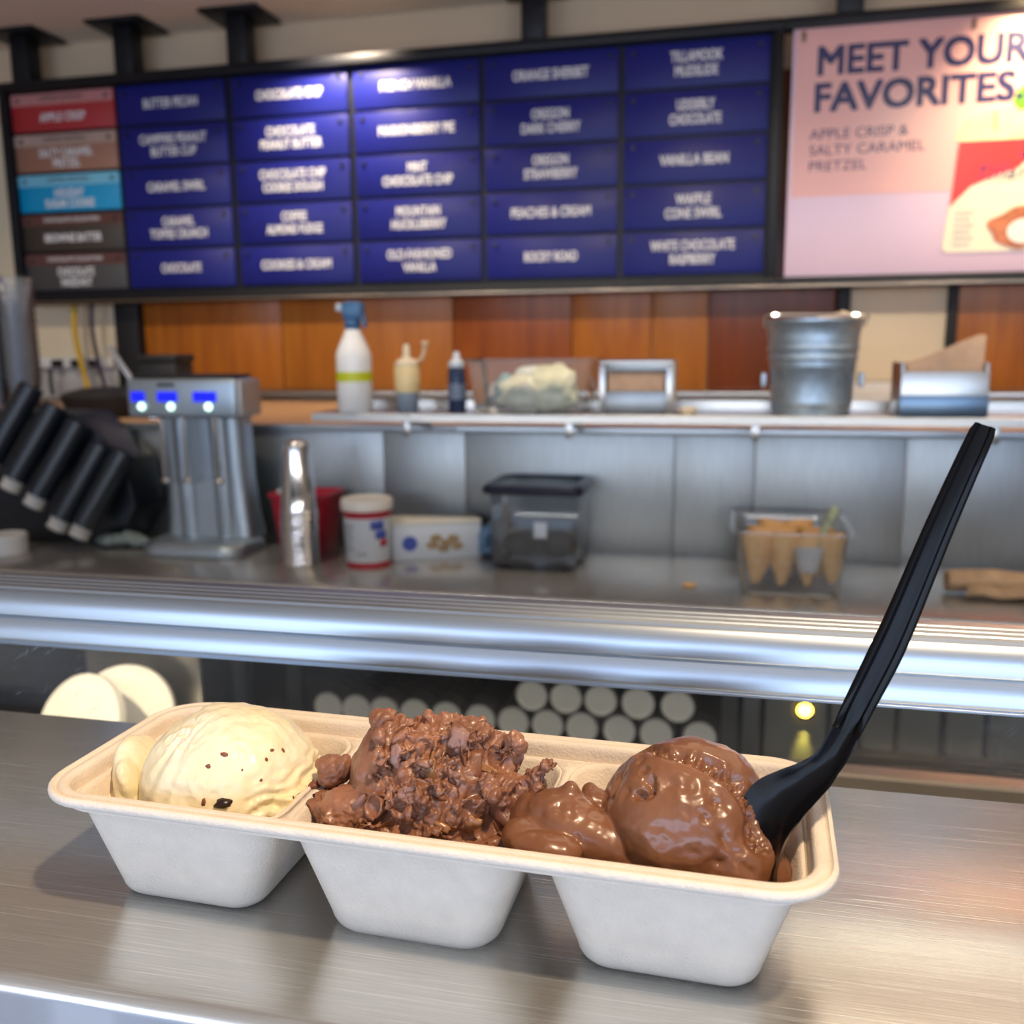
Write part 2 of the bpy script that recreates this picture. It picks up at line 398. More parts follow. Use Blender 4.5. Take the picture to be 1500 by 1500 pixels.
cadd = t.nodes.new('ShaderNodeMath'); cadd.operation = 'ADD'; cadd.use_clamp = True
t.links.new(n1.outputs['Fac'], cadd.inputs[0]); t.links.new(sc_.outputs[0], cadd.inputs[1]); t.links.new(cadd.outputs[0], cm.inputs[0])
t.links.new(cm.outputs[2], p.inputs['Base Color'])
hs = t.nodes.new('ShaderNodeMath'); hs.operation = 'MULTIPLY_ADD'; hs.inputs[1].default_value = -1.2
t.links.new(sc_.outputs[0], hs.inputs[0]); t.links.new(n1.outputs['Fac'], hs.inputs[2])
bn = t.nodes.new('ShaderNodeBump'); bn.inputs['Strength'].default_value = .16; bn.inputs['Distance'].default_value = .0003
t.links.new(hs.outputs[0], bn.inputs['Height']); t.links.new(bn.outputs[0], p.inputs['Normal'])

ledge = thing('service_ledge', 'brushed stainless steel service ledge under the fibre tray', 'counter', (0, .22, 0))
obj('ledge_top', prism_x([(y - .22, z) for y, z in ledge_profile()], -1.8, 1.5), LEDGE, ledge, auto=50)
obj('ledge_base', bx(-1.8, 1.5, .01, .18, -1.2, -.14), DARKIN, ledge)

# glass front behind the ledge, with its channel and the aluminium rail along the top
gf = thing('display_glass', 'scuffed low pane of glass behind the steel ledge, under the aluminium rail', 'glass', (0, .42, 0))
obj('pane', bx(-1.8, 1.5, -.002, .002, -.0195, .0345), GLASS, gf, smooth=False)
obj('channel', prism_x([(-.012, -.035), (-.012, -.014), (-.004, -.014), (-.004, -.020), (.004, -.020), (.004, -.014), (.008, -.015), (.008, -.035)], -1.8, 1.5),
    mat('bronze_channel', (.16, .13, .11, 1), .35, .8), gf, smooth=False)
rl = thing('aluminium_rail', 'long satin aluminium extruded rail along the top of the glass', 'rail', (0, .42, 0))
# the profile of the extrusion: fine ribs at the foot, two rounded bands with a groove, ribbed top
prof = [(-.0120, .0362), (-.0133, .0368), (-.0128, .0374), (-.0138, .0380), (-.0133, .0386), (-.0142, .0393)]
for i in range(10): a = i / 9; prof.append((-.0143 + .0030 * a - .0007 * math.sin(a * PI), .0396 + .0108 * a))
prof += [(-.0106, .0505), (-.0092, .0508), (-.0098, .0518)]
for i in range(10): a = i / 9; prof.append((-.0098 + .0032 * a - .0008 * math.sin(a * PI) + .0012 * a ** 4, .0520 + .0122 * a))
prof += [(-.0050, .0644), (-.0042, .0640), (-.0034, .0655), (-.0006, .0660), (-.0002, .0653), (.0006, .0664), (.0034, .0668), (.0038, .0660), (.0046, .0672), (.0074, .0675), (.0078, .0667), (.0086, .0679), (.0130, .0683), (.0150, .0680), (.0160, .0660), (.0160, .0362)]
obj('extrusion', prism_x(prof, -1.8, 1.5), ALU, rl, auto=28)
obj('gasket', bx(-1.8, 1.5, .0165, .0190, .038, .0665), BLACKM, rl)

# ================================================================== FIBRE TRAY
TC = Vector((-.0966, .2903, 0)); TR = R(-1.7)
tray = thing('serving_tray', 'long beige moulded fibre tray with three compartments holding ice cream', 'tray', TC, TR)
DK = .0375
def compartment(uc):
    bm = NB(); loops = []
    loops.append(rrect(.0397, .0362, .0125, DK, 7, uc))
    loops.append(rrect(.0389, .0356, .0120, DK - .0004, 7, uc))
    loops.append(rrect(.0383, .0351, .0117, DK - .0012, 7, uc))
    for s in (0.25, .5, .75, 1.0):
        loops.append(rrect(.0380 - .0095 * s, .0348 - .0052 * s, .0115 - .001 * s, DK - .0025 - (DK - .0085) * s, 7, uc))
    for i in range(1, 6):
        a = R(90 * i / 5)
        loops.append(rrect(.0285 - .0008 * i / 5 - .0050 * (1 - math.cos(a)), .0296 - .0005 * i / 5 - .0050 * (1 - math.cos(a)), .0105 - .0035 * (1 - math.cos(a)), .0060 - .0060 * math.sin(a), 7, uc))
    loops.append(rrect(.018, .019, .006, 0.0, 7, uc))
    loft(bm, loops, False, True)
    bmesh.ops.recalc_face_normals(bm, faces=bm.faces)
    o = obj('compartment', bm, FIBRE, tray, auto=60, recalc=False)
    solid(o, .0013, -1)
    return o
for uc in (-.0825, 0, .0825): compartment(uc)
# rim with its rolled lip, the short wall below it and the flat webs between the compartments
bm = NB()
rp_ = [(0, DK), (.0002, .0400), (.0004, .0420), (.0009, .0431), (.0018, .0436), (.0040, .0435), (.0047, .0426), (.0053, .0427), (.0060, .0438), (.0067, .0437), (.0073, .0431), (.0075, .0421), (.0072, .0410), (.0066, .0404), (.0058, .0402)]
rows = loft(bm, [rrect(.1232 + o, .0372 + o, .0125 + o, z, 9) for o, z in rp_])
es = [bm.edges.get((rows[0][i], rows[0][(i + 1) % len(rows[0])])) for i in range(len(rows[0]))]
for uc in (-.0825, 0, .0825):
    hv = [bm.verts.new(p_) for p_ in rrect(.0397, .0362, .0125, DK, 7, uc)]
    es += [bm.edges.new((hv[i], hv[(i + 1) % len(hv)])) for i in range(len(hv))]
bmesh.ops.triangle_fill(bm, edges=es, use_beauty=True, use_dissolve=False)
rim = obj('rim', bm, FIBRE, tray, auto=60)
solid(rim, .0012, -1)

# ================================================================== ICE CREAM
def ice_mat(name, c1, c2, c3=None, rough=.32, sss=.25, bump=.35, bscale=260, spec=.5, coat=.25):
    m = mat(name, c1, rough, 0, spec, vscale=45, col2=c2, bump=bump, bscale=bscale, bdist=.0008, coat=coat, sss=sss, sss_r=(1, .55, .25), rvar=.1)
    return m
VAN = ice_mat('vanilla_cream', (.88, .80, .60, 1), (.86, .74, .45, 1), rough=.38, sss=.10, bump=.55, coat=.1)
CHOC_R = ice_mat('rough_chocolate', (.375, .168, .093, 1), (.160, .058, .029, 1), rough=.38, sss=.03, bump=.6, bscale=420, coat=.15)
CHOC_S = ice_mat('smooth_chocolate', (.245, .102, .047, 1), (.165, .062, .028, 1), rough=.30, sss=.05, bump=.22, bscale=200, coat=.22)
CHIP = mat('dark_chocolate', (.028, .010, .007, 1), .3, var=.2, vscale=200)
CHIP_R = mat('red_brown_bit', (.24, .07, .035, 1), .4, var=.2, vscale=200)
CARAMEL = mat('caramel_ribbon', (.34, .15, .055, 1), .22, var=.15, vscale=100, coat=.3)
FLAKE = mat('milk_flake', (.31, .165, .13, 1), .4, var=.12, vscale=120)

def lump(name, c, r, m, parent, seed, rough=.35, sub=3, rot=None):
    bm = NB(); bmesh.ops.create_icosphere(bm, subdivisions=sub, radius=1)
    for v in bm.verts:
        q = v.co * 1.3 + Vector((seed * 3.7, seed * 1.3, seed * 7.1))
        v.co *= 1 + rough * noise.noise(q) + rough * .5 * noise.noise(q * 2.7)
    M = (Euler(rot).to_matrix() if rot else Matrix.Identity(3)) @ Matrix.Diagonal(r)
    for v in bm.verts: v.co = M @ v.co
    return obj(name, bm, m, parent, loc=c, auto=180)

CAM = Vector(cam.location)
CT, ST = math.cos(-TR), math.sin(-TR)
def settle(me, centre):
    """let the ice cream fill its compartment: nothing passes through the fibre walls"""
    for v in me.vertices:
        w_ = v.co + centre - TC
        u, q = CT * w_.x - ST * w_.y, ST * w_.x + CT * w_.y; z = w_.z
        if z < .0455:
            lim = .0352 if z > DK else .0352 - (DK - z) / DK * .0058
            if z < .0075: lim -= .0075 - z
            q = max(-lim, min(lim, q)); u = max(-.1205, min(.1205, u))
        if z < DK + .0006:
            uc = min((-.0825, 0, .0825), key=lambda c_: abs(c_ - u)); hu = .0372 - max(0, DK - z) / DK * .0098
            if z < .0075: hu -= .0075 - z
            if abs(u - uc) > hu:
                if DK + .0006 - z < abs(u - uc) - hu + .003: z = DK + .0006
                else: u = uc + math.copysign(hu, u - uc)
        z = max(z, .0016)
        v.co = Vector((CT * u + ST * q, -ST * u + CT * q, z)) + TC - centre
    me.update()
def aim(T, centre, p):
    """where the sight line through the world point p meets the surface (local coordinates)"""
    d = (Vector(p) - CAM).normalized(); h, n, _, _ = T.ray_cast(CAM - centre, d)
    if h is None: h, n, _, _ = T.find_nearest(Vector(p) - centre)
    return h, n

# --- vanilla scoop with chocolate chips (left compartment)
c1 = Vector((-.1745, .2915, .0320))
bl = [((0, 0, 0), (.0322, .0315, .0300), (0, 0, 0)), ((.0245, -.004, -.004), (.0100, .0165, .0150), (0, .1, .2)), ((.016, -.014, -.010), (.014, .012, .011), (0, 0, 0)),
      ((.021, .008, -.002), (.0100, .014, .017), (0, 0, 0)), ((.004, -.010, -.012), (.024, .017, .010), (0, 0, 0)), ((-.016, .0, -.014), (.014, .022, .010), (0, 0, 0)),
      ((.0260, -.004, -.001), (.0055, .010, .010), (0, .3, 0)), ((-.003, .004, .0095), (.0215, .020, .0205), (0, 0, 0))]
me = remeshed(bl, .00075, 4)
def f1(c, n):
    az = math.atan2(c.x, -c.y)
    h = .0010 * fb(c, 55) + .00030 * fb(c, 260, 4) - .0010 * max(0, noise.noise(c * 130 + Vector((5, 2, 9))) - .45)
    m_ = max(0, 1 - ((az + .45) / .30) ** 2) * max(0, min(1, (c.z + .024) * 60))          # raked streaks on the left flank
    h += .0005 * m_ * math.sin(az * 26 + 2 * noise.noise(c * 40))
    q = (c - Vector((-.010, -.014, .0245))).length                                        # torn patch near the crown
    m_ = max(0, 1 - q / .011); h -= m_ * (.0034 * abs(noise.noise(c * 190)) + .0020 * abs(noise.noise(c * 420)))
    m_ = max(0, min(1, (c.x - .017) / .008)) * max(0, min(1, (.016 - c.z) / .01))         # ragged layered skirt on the right
    h += m_ * (.0014 * fb(Vector((c.x * 130, c.y * 130, c.z * 330)), 1.0, 4) + .0007 * math.sin(c.z * 1500 + 5 * noise.noise(c * 90)))
    for p_, r_, a_ in (((.004, -.030, .010), .009, .0016), ((.012, -.028, .012), .006, .0013), ((-.005, -.030, .010), .005, .0014), ((.020, -.022, .006), .007, .0012), ((-.002, -.026, .017), .006, .0012), ((.008, -.030, -.004), .007, .0010)):
        q = (c - Vector(p_)).length
        if q < r_: h -= a_ * (1 - q / r_) * (.2 + 1.2 * abs(noise.noise(c * 220)))
    return h
displace(me, f1); settle(me, c1)
van = link_mesh('vanilla_scoop', me, VAN, None, c1, auto=180)
tag(van, 'pale yellow vanilla scoop flecked with chocolate in the tray', 'ice cream')
T = bvh(me)
def on_px(T_, c_, px, py, y):
    """surface point on the sight line that passes photo column px / row py at depth y"""
    d = fw + rt2 * (px - 750) / 1385 - up2 * (py - 750) / 1385
    return aim(T_, c_, CAM + d * (y / d.y))
for i, (px, py, r, m_) in enumerate(((325, 1178, (.0036, .0022, .0020), CHIP), (305, 1123, (.0012, .0008, .0009), CHIP_R), (330, 1106, (.0018, .0008, .0008), CHIP_R), (390, 1113, (.0008, .0006, .0007), CHIP_R), (398, 1099, (.0007, .0006, .0009), CHIP_R),
        (415, 1100, (.0014, .0006, .0006), CHIP_R), (298, 1176, (.0016, .0008, .0008), CHIP_R), (458, 1150, (.0018, .002, .0028), CHIP_R), (383, 1143, (.0006, .0005, .0006), CHIP_R), (355, 1128, (.0005, .0004, .0005), CHIP_R), (430, 1168, (.0007, .0005, .0006), CHIP_R))):
    q, n = on_px(T, c1, px, py, .26)
    lump('chocolate_chip', q - n * r[1] * .4, r, m_, van, 20 + i, .4, 2, (0, .3 * i, .2 * i))
# torn-off fold of vanilla leaning on the tray wall at the left
cf = Vector((-.2095, .2890, .0325))
bl = [((0, 0, 0), (.0062, .017, .0165), (0, -.35, .12)), ((.004, -.010, -.006), (.0065, .010, .010), (0, -.3, 0)), ((-.006, -.004, -.007), (.0065, .013, .009), (0, -.5, 0)), ((.002, -.010, .004), (.004, .008, .009), (0, -.35, .3))]
me2 = remeshed(bl, .0007, 3)
displace(me2, lambda c, n: .0010 * fb(c, 70) + .0002 * fb(c, 350, 3)); settle(me2, cf)
fold = link_mesh('vanilla_smear', me2, VAN, None, cf, auto=180)
tag(fold, 'curled smear of vanilla against the left end of the tray', 'ice cream')

# --- crumbly chocolate scoop (middle compartment)
c2 = Vector((-.0965, .2880, .0350))
rnd = random.Random(11)
bl = [((0, 0, -.002), (.0300, .0290, .0270), (0, 0, 0)), ((-.020, -.012, -.004), (.0180, .0130, .0130), (0, .5, .2)), ((-.029, -.008, -.004), (.0120, .0120, .0085), (0, .2, 0)),
      ((-.013, .002, .010), (.0170, .0190, .0185), (0, .35, 0)), ((.019, -.006, .006), (.0140, .0170, .0170), (0, 0, 0)), ((.006, .004, .016), (.0190, .0170, .0140), (0, 0, 0)),
      ((.026, -.010, -.002), (.0115, .0120, .0110), (0, 0, 0)), ((.006, -.016, -.005), (.0220, .0120, .0110), (0, 0, 0)), ((-.020, -.017, -.001), (.0100, .0070, .0085), (0, 0, 0)),
      ((.0355, .000, .012), (.0036, .0040, .0075), (0, .6, 0)), ((.0405, .000, .0175), (.0034, .0036, .0034), (0, 0, 0)), ((.034, -.004, .004), (.0060, .007, .0085), (0, .3, 0)),
      ((.0275, .002, .0215), (.0040, .0045, .0055), (0, .3, 0)), ((.0365, -.001, .0085), (.0035, .0045, .006), (0, .5, 0)), ((.014, -.002, .0270), (.0085, .0080, .0042), (0, .2, .3)), ((-.0185, .004, .0265), (.0048, .0050, .0040), (0, 0, 0)), ((.002, -.004, .0262), (.0070, .006, .0040), (0, 0, 0)),
      ((.024, -.017, .013), (.0050, .0040, .0030), (0, .8, 0)), ((.015, -.020, .010), (.0030, .0040, .0060), (0, .4, 0))]
for i in range(210):
    az = rnd.uniform(-PI * .95, PI * .95); el = rnd.uniform(-.35, 1.35)
    d = Vector((math.sin(az) * math.cos(el), -math.cos(az) * math.cos(el), math.sin(el)))
    if d.x < -.5 and d.z > .1: continue                         # smooth left flank
    s = rnd.uniform(.0012, .0034)
    p_ = Vector((d.x * .0295, d.y * .0285, d.z * .0265 + .001))
    bl.append((p_, (s * rnd.uniform(.9, 2.4), s * rnd.uniform(.5, 1.1), s * rnd.uniform(.5, 1.1)), (rnd.uniform(0, 3), rnd.uniform(0, 3), rnd.uniform(0, 3))))
for i in range(60):                                                 # rubble along the foot
    x = rnd.uniform(-.034, .036); s = rnd.uniform(.0014, .0036)
    bl.append(((x, -.022 - rnd.uniform(0, .006) + abs(x) * .12, -.006 + rnd.uniform(-.004, .006)), (s * 1.5, s, s), (rnd.uniform(0, 3), 0, rnd.uniform(0, 3))))
me = remeshed(bl, .0005, 1, .4, 2)
T = bvh(me)
HOL = [(on_px(T, c2, px, py, .26)[0], r_, a_) for px, py, r_, a_ in ((725, 1108, .0068, .0075), (692, 1128, .0030, .0030), (697, 1172, .0050, .0040), (648, 1062, .0030, .0020), (700, 1070, .0048, .0030), (610, 1125, .0030, .0020), (735, 1195, .0055, .0040),
       (720, 1225, .0050, .0035), (548, 1188, .0030, .0025), (650, 1155, .0035, .0022), (760, 1165, .0040, .0030), (588, 1085, .0030, .0018), (745, 1150, .003, .002))]
def f2(c, n):
    d = c.normalized()
    sm = max(0, min(1, (-d.x - .40) * 4)) * max(0, min(1, (c.z - .002) * 150))
    wv = c + .0022 * Vector((noise.noise(c * 150), noise.noise(c * 150 + Vector((9, 2, 4))), noise.noise(c * 150 + Vector((1, 8, 5)))))
    ds, _ = noise.voronoi(wv * 165); crumb = min(.55, ds[1] - ds[0])
    ds2, _ = noise.voronoi(wv * 420); crumb2 = min(.5, ds2[1] - ds2[0])
    h = (1 - sm * .88) * (.0042 * crumb - .0016 + .0013 * crumb2 + .0016 * fb(c, 90) + .0030 * noise.noise(c * 55 + Vector((4, 1, 6))) + .0005 * fb(c, 480, 2)) + sm * .0004 * fb(c, 90)
    for p_, r_, a_ in HOL:
        q = (c - p_).length
        if q < r_ * 1.5: h -= 1.7 * a_ * max(0, 1 - q / (r_ * 1.5)) * (.75 + .6 * noise.noise(c * 260))
    return h
displace(me, f2); settle(me, c2)
chs = link_mesh('crumbly_chocolate_scoop', me, CHOC_R, None, c2, auto=180)
tag(chs, 'craggy chocolate scoop full of crumbs in the middle of the tray', 'ice cream')
T = bvh(me)
for i, (px, py, r, m_, eu, nm, sink) in enumerate(((632, 1132, (.0017, .0016, .0056), CARAMEL, (-.25, .06, 0), 'caramel_piece', .0010), (670, 1082, (.0032, .0013, .0042), FLAKE, (-.5, .25, 0), 'chocolate_flake', .0004), (579, 1108, (.0022, .0013, .0032), FLAKE, (-.4, -.2, 0), 'chocolate_flake', .0006),
        (712, 1128, (.0050, .0014, .0016), CARAMEL, (0, .2, 0), 'caramel_piece', .0008), (520, 1180, (.0022, .0015, .0050), FLAKE, (0, .5, 0), 'chocolate_flake', .0010), (650, 1215, (.0028, .0012, .0014), CARAMEL, (0, .4, 0), 'caramel_piece', .0008), (690, 1205, (.0022, .0012, .0026), CARAMEL, (0, .9, 0), 'caramel_piece', .0008))):
    q, n = on_px(T, c2, px, py, .26)
    lump(nm, q - n * sink, r, m_, chs, 30 + i, .55, 3, eu)
# fallen chunk on the web between the first two compartments
me = remeshed([((0, 0, 0), (.0062, .006, .0050), (0, 0, 0)), ((.004, -.001, .002), (.0035, .004, .004), (0, 0, 0)), ((-.004, .001, .0015), (.0032, .004, .0030), (0, 0, 0)), ((-.001, -.004, -.002), (.004, .003, .003), (0, 0, 0))], .0005, 2)
displace(me, lambda c, n: .0007 * fb(c, 220) + .0004 * fb(c, 500, 3))
cr_ = Vector((-.1335, .2905, .0425)); settle(me, cr_)
tag(link_mesh('chocolate_crumb', me, CHOC_R, None, cr_, auto=180), 'small chocolate crumb lying between vanilla and crumbly chocolate', 'ice cream')

# --- smooth chocolate scoop (right compartment)
c3 = Vector((-.0113, .2870, .0385))
def g(x, y, z): return tuple(Vector((x, y, z)) - c3)
bl = [((0, 0, 0), (.0268, .0268, .0258), (0, 0, 0)), ((.003, .003, .003), (.0240, .0240, .0232), (0, 0, 0)), (g(.0011, .2760, .0350), (.0215, .0150, .0135), (0, .3, -.1)),
      (g(.0085, .2740, .0315), (.0130, .0120, .0110), (0, .35, 0)), ((.018, .006, -.010), (.0120, .0180, .0190), (0, 0, 0)), (g(.0145, .2790, .0250), (.0090, .0180, .0120), (0, 0, 0)),
      # lobe of melted ice cream in front on the left, with its drawn-up tip
      (g(-.0475, .2770, .0365), (.0165, .0120, .0120), (0, .45, -.1)), (g(-.0560, .2700, .0370), (.0080, .0080, .0060), (0, .2, 0)), (g(-.0520, .2620, .0385), (.0120, .0065, .0045), (0, .1, 0)), (g(-.0610, .2680, .0385), (.0060, .0075, .0055), (0, .1, 0)), (g(-.0365, .2735, .0345), (.0170, .0095, .0095), (0, .40, -.1)), (g(-.0235, .2715, .0305), (.0175, .0075, .0070), (0, .22, -.05)),
      (g(-.0478, .2800, .0425), (.0066, .0065, .0075), (0, -.2, 0)), (g(-.0470, .2805, .0478), (.0030, .0032, .0040), (0, -.3, 0)), (g(-.0625, .2800, .0365), (.0060, .0090, .0100), (0, .2, 0)), (g(-.0560, .2840, .0370), (.0040, .0060, .0070), (0, 0, 0)),
      (g(-.0400, .2880, .0410), (.0055, .0050, .0042), (0, .3, 0)), (g(-.0425, .2900, .0440), (.0022, .0024, .0024), (0, 0, 0)), ((-.026, .0, -.010), (.014, .016, .012), (0, 0, 0))]
me = remeshed(bl, .0006, 6)
T = bvh(me)
arc = []
for px, py in ((892, 1135), (915, 1112), (940, 1099), (970, 1101), (1000, 1106), (1032, 1116), (1060, 1131), (1082, 1150), (1098, 1170), (1108, 1200), (1113, 1232)): arc.append(on_px(T, c3, px, py, .262)[0])
arc = spline(arc, 6)
PITS = [(on_px(T, c3, px, py, .262)[0], r_, a_) for px, py, r_, a_ in ((897, 1150, .0062, .0030), (985, 1148, .0034, .0012), (1005, 1150, .0026, .0010), (1054, 1173, .0032, .0022), (921, 1160, .0024, .0014), (1035, 1200, .0016, .0011), (1062, 1230, .0022, .0013),
        (1080, 1258, .0030, .0012), (1052, 1268, .0032, .0015), (1100, 1275, .0024, .0012), (826, 1180, .0038, .0012), (845, 1230, .0030, .0008), (970, 1225, .0032, .0009), (1042, 1152, .0022, .0009), (1018, 1250, .0024, .0009), (872, 1195, .0020, .0007), (790, 1195, .0022, .0010))]
GL = on_px(T, c3, 1025, 1195, .262)[0]
GL2 = on_px(T, c3, 1070, 1255, .262)[0]
def f3(c, n):
    h = .0010 * fb(c, 50) + .00014 * fb(c, 260, 3)
    q, k = min(((c - a_).length, i_) for i_, a_ in enumerate(arc))
    wd = .0013 + .0020 * min(1, k / (len(arc) * .75))
    if q < wd * 1.6:                                            # torn crease that arcs over the dome
        m_ = max(0, 1 - q / (wd * 1.6)) ** .7
        h -= m_ * (.0024 + .0026 * noise.noise(c * 330) + .0024 * abs(noise.noise(c * 700)))
    for p_, r_, a_ in PITS:
        q = (c - p_).length
        if q < r_ * 1.5: h -= a_ * max(0, 1 - q / (r_ * 1.5)) * (.8 + .9 * noise.noise(c * 350))
    m_ = max(0, 1 - (c - GL).length / .010) + .9 * max(0, 1 - (c - GL2).length / .008)
    return h + m_ * .00050 * noise.noise(c * 420)
displace(me, f3); settle(me, c3)
ch3 = link_mesh('smooth_chocolate_scoop', me, CHOC_S, None, c3, auto=180)
tag(ch3, 'glossy half melted chocolate scoop with a spoon pushed in', 'ice cream')

# ================================================================== SPOON
sp = thing('plastic_spoon', 'black plastic spoon standing in the glossy chocolate scoop', 'spoon', (.016, .285, .022))
def spoon_part(name, line, wtab, ttab, ctab, facing, parent, n=16, rail=False):
    """sweep: width w, thickness th, channel depth c (edges raised towards `facing`)"""
    bm = NB(); loops = []; L = len(line)
    for i, p_ in enumerate(line):
        s = i / (L - 1)
        tg = (line[min(i + 1, L - 1)] - line[max(i - 1, 0)]).normalized()
        f_ = facing(s); f_ = (f_ - tg * f_.dot(tg)).normalized(); sd = tg.cross(f_).normalized()
        wd = lerp_table(wtab, s) / 2; th = lerp_table(ttab, s); ch = lerp_table(ctab, s)
        top = []; bot = []
        for j in range(n + 1):
            x = -1 + 2 * j / n
            rise = ch * (abs(x) ** 2.2)
            if rail: rise += (ch * max(0.0, min(1.0, (abs(x) - .42) / .16)) + .0004 * (1 - x * x) - rise) * min(1, s / .3)
            edge = math.sqrt(max(0, 1 - abs(x) ** 8))
            top.append(p_ + sd * (x * wd) + f_ * (rise + th / 2 * edge))
            bot.append(p_ + sd * (x * wd) + f_ * (rise - th / 2 * edge))
        loops.append(top + bot[::-1])
    loft(bm, loops, True, True)
    return obj(name, bm, BLACKP, parent, loc=-Vector(sp.location), auto=55)
F0 = Vector((-.30, -1, .10)); F1 = Vector((-.80, -.55, .30))
hl = spline([(.0362, .2860, .0735), (.0395, .2870, .0815), (.0490, .2902, .1040), (.0605, .2942, .1370), (.0712, .2980, .1655)], 8)
spoon_part('handle', hl, [(0, .0084), (.1, .0082), (.45, .0096), (.97, .0070), (1, .0058)], [(0, .0017), (1, .0019)], [(0, .0022), (.15, .0030), (.9, .0028), (1, .0010)], lambda s: F0, sp, n=24, rail=True)
bl_ = spline([(.0362, .2860, .0737), (.0328, .2853, .0656), (.0285, .2835, .0598), (.0230, .2805, .0545), (.0180, .2770, .0485), (.0150, .2735, .0405), (.0145, .2715, .0320), (.0165, .2715, .0200)], 7)
spoon_part('bowl', bl_, [(0, .0084), (.2, .0088), (.36, .0125), (.55, .0205), (.75, .0215), (.90, .0150), (1, .0030)], [(0, .0017), (.3, .0015), (1, .0012)], [(0, .0024), (.25, .0030), (.5, .0068), (.8, .0062), (1, .0004)],
           lambda s: F0.lerp(F1, min(1, s / .75)), sp)

# ================================================================== INSIDE OF THE COUNTER BEHIND THE GLASS
case = thing('dipping_cabinet', 'dark low cabinet top behind the glass, beneath the white lids', 'cabinet', (-.1, .8, -1.2))
obj('body', bx(-1.6, 1.6, -.33, .28, 0, .85, .004), DARKIN, case)
obj('cabinet_top', bx(-1.6, 1.6, -.33, .28, .851, .868, .003), STEEL_DK, case)
tag(obj('front_bar', prism_x([(.90, -.331), (.90, -.222), (.904, -.220), (.925, -.220), (.925, -.331)], -.15, 1.5), mat('brown_steel', (.30, .25, .21, 1), .35, .8), None, smooth=False), 'brown steel bar running low behind the glass at the right', 'bar')
# white tub lids leaning inside
def tub_lid(loc, r, rot, label):
    bm = lathe([(.001, .004), (r * .90, .0040), (r * .92, .0052), (r * .985, .0052), (r, .004), (r, -.007), (r * .985, -.007), (r * .98, .0025), (.001, .0025)], 40, None, False, False)
    o = obj('tub_lid', bm, WHITE, None, loc=loc, rot=rot, auto=35)
    return tag(o, label, 'lid', 'white lids behind the glass')
tub_lid((-.776, .955, -.272), .066, (R(64), 0, R(-12)), 'front white round lid leaning behind the glass')
tub_lid((-.757, 1.020, -.276), .061, (R(78), 0, R(20)), 'rear white round lid leaning behind the glass')
tag(obj('divider_plate', bx(-.865, -.690, 1.088, 1.094, -.3315, -.17, .001), STEEL, None), 'upright steel divider plate behind the two white lids', 'plate')

# ================================================================== BACK COUNTER
bc = thing('back_counter', 'long stainless back counter holding the mixer and tubs', 'counter', (-.7, 1.98, -1.2))
obj('worktop', prism_x([(.22, .9), (-.20, .9), (-.2085, .897), (-.212, .89), (-.212, .862), (-.206, .862), (-.206, .886), (.22, .886)], -2.25, 2.3), STEEL_DK, bc, auto=35)
for x in (-.345, -.215, .71):
    obj('post', bx(x - .016, x + .016, -.18, -.15, 0, .862), ALU, bc)
obj('under_shelf', bx(-.345, .71, -.17, .2, .565, .583), STEEL_DK, bc)
obj('rear_panel', bx(-2.25, 2.3, .2, .215, 0, .862), DARKIN, bc)
obj('end_panel', bx(-1.2, -.36, -.16, -.14, 0, .862), DARKIN, bc)
obj('base', bx(-2.25, 2.3, -.14, .19, 0, .10), DARKIN, bc)
for k, (a, b) in enumerate(((.735, .768), (.778, .890), (.900, .947), (.957, 1.012), (1.022, 1.091), (1.105, 1.166), (1.177, 1.245), (1.257, 1.33))):
    obj('cabinet_front', bx(a, b, -.18, -.16,   .625 if k > 1 else .1, .855, .003), GREYDOOR if k != 0 else ALU, bc)
obj('kick_panel', bx(.925, 2.2, -.165, -.15, .1, .595), DARKIN, bc)
# glowing part added in place of a yellow lamp reflection on the counter front
pl = thing('reflection_glow', 'small added amber glow in place of a reflection on the grey counter front', 'reflection', (.150, 1.795, -.503))
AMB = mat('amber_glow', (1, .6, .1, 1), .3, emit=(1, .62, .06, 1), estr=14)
obj('glow_dome', lathe([(.001, .010), (.008, .008), (.013, .003), (.014, 0)], 20, None, True, True, Euler((R(90), 0, 0)).to_matrix().to_4x4()), AMB, pl)
obj('glow_ring', lathe([(.014, 0), (.019, 0), (.019, .004), (.014, .004)], 20, None, False, False, Euler((R(90), 0, 0)).to_matrix().to_4x4()), CHROME, pl)

lamp('reflection_streak_spot', 'SPOT', (.150, 1.789, -.523), (.150, 1.803, -.64), 1.6, (1, .75, .12), spot_size=R(34), spot_blend=.6, shadow_soft_size=.006)  # added spot that makes the yellow streak below the glow
# sleeves of paper cups lying on the under-shelf
CUPBODY = mat('printed_cup_paper', (.055, .058, .062, 1), .42, col2=(.018, .02, .028, 1), vscale=12)
CUPEND = mat('cup_base_paper', (.86, .86, .82, 1), .7, var=.03)
def cup_sleeve(x, z, label):
    o = thing('cup_sleeve', label, 'cups', (x, 1.80, z), 0, 'paper cup sleeves under the back counter')
    RX = Euler((R(-90), 0, 0)).to_matrix().to_4x4()
    prof_ = [(.031, 0), (.0345, .002)]
    for k in range(9):
        prof_ += [(.0355 + .0005 * (k % 2), .03 + k * .036), (.0372, .032 + k * .036), (.0360, .035 + k * .036)]
    obj('cup_stack', lathe(prof_, 24, None, False, True, RX), CUPBODY, o, auto=30)
    obj('cup_base', lathe([(.001, .004), (.029, .004), (.0300, .0), (.0322, .0)], 24, None, False, False, RX), CUPEND, o)
    return o
lowx = [-.835, -.770, -.707, -.638, -.568, -.495, -.424, -.352, -.281, -.205, -.131, -.046]
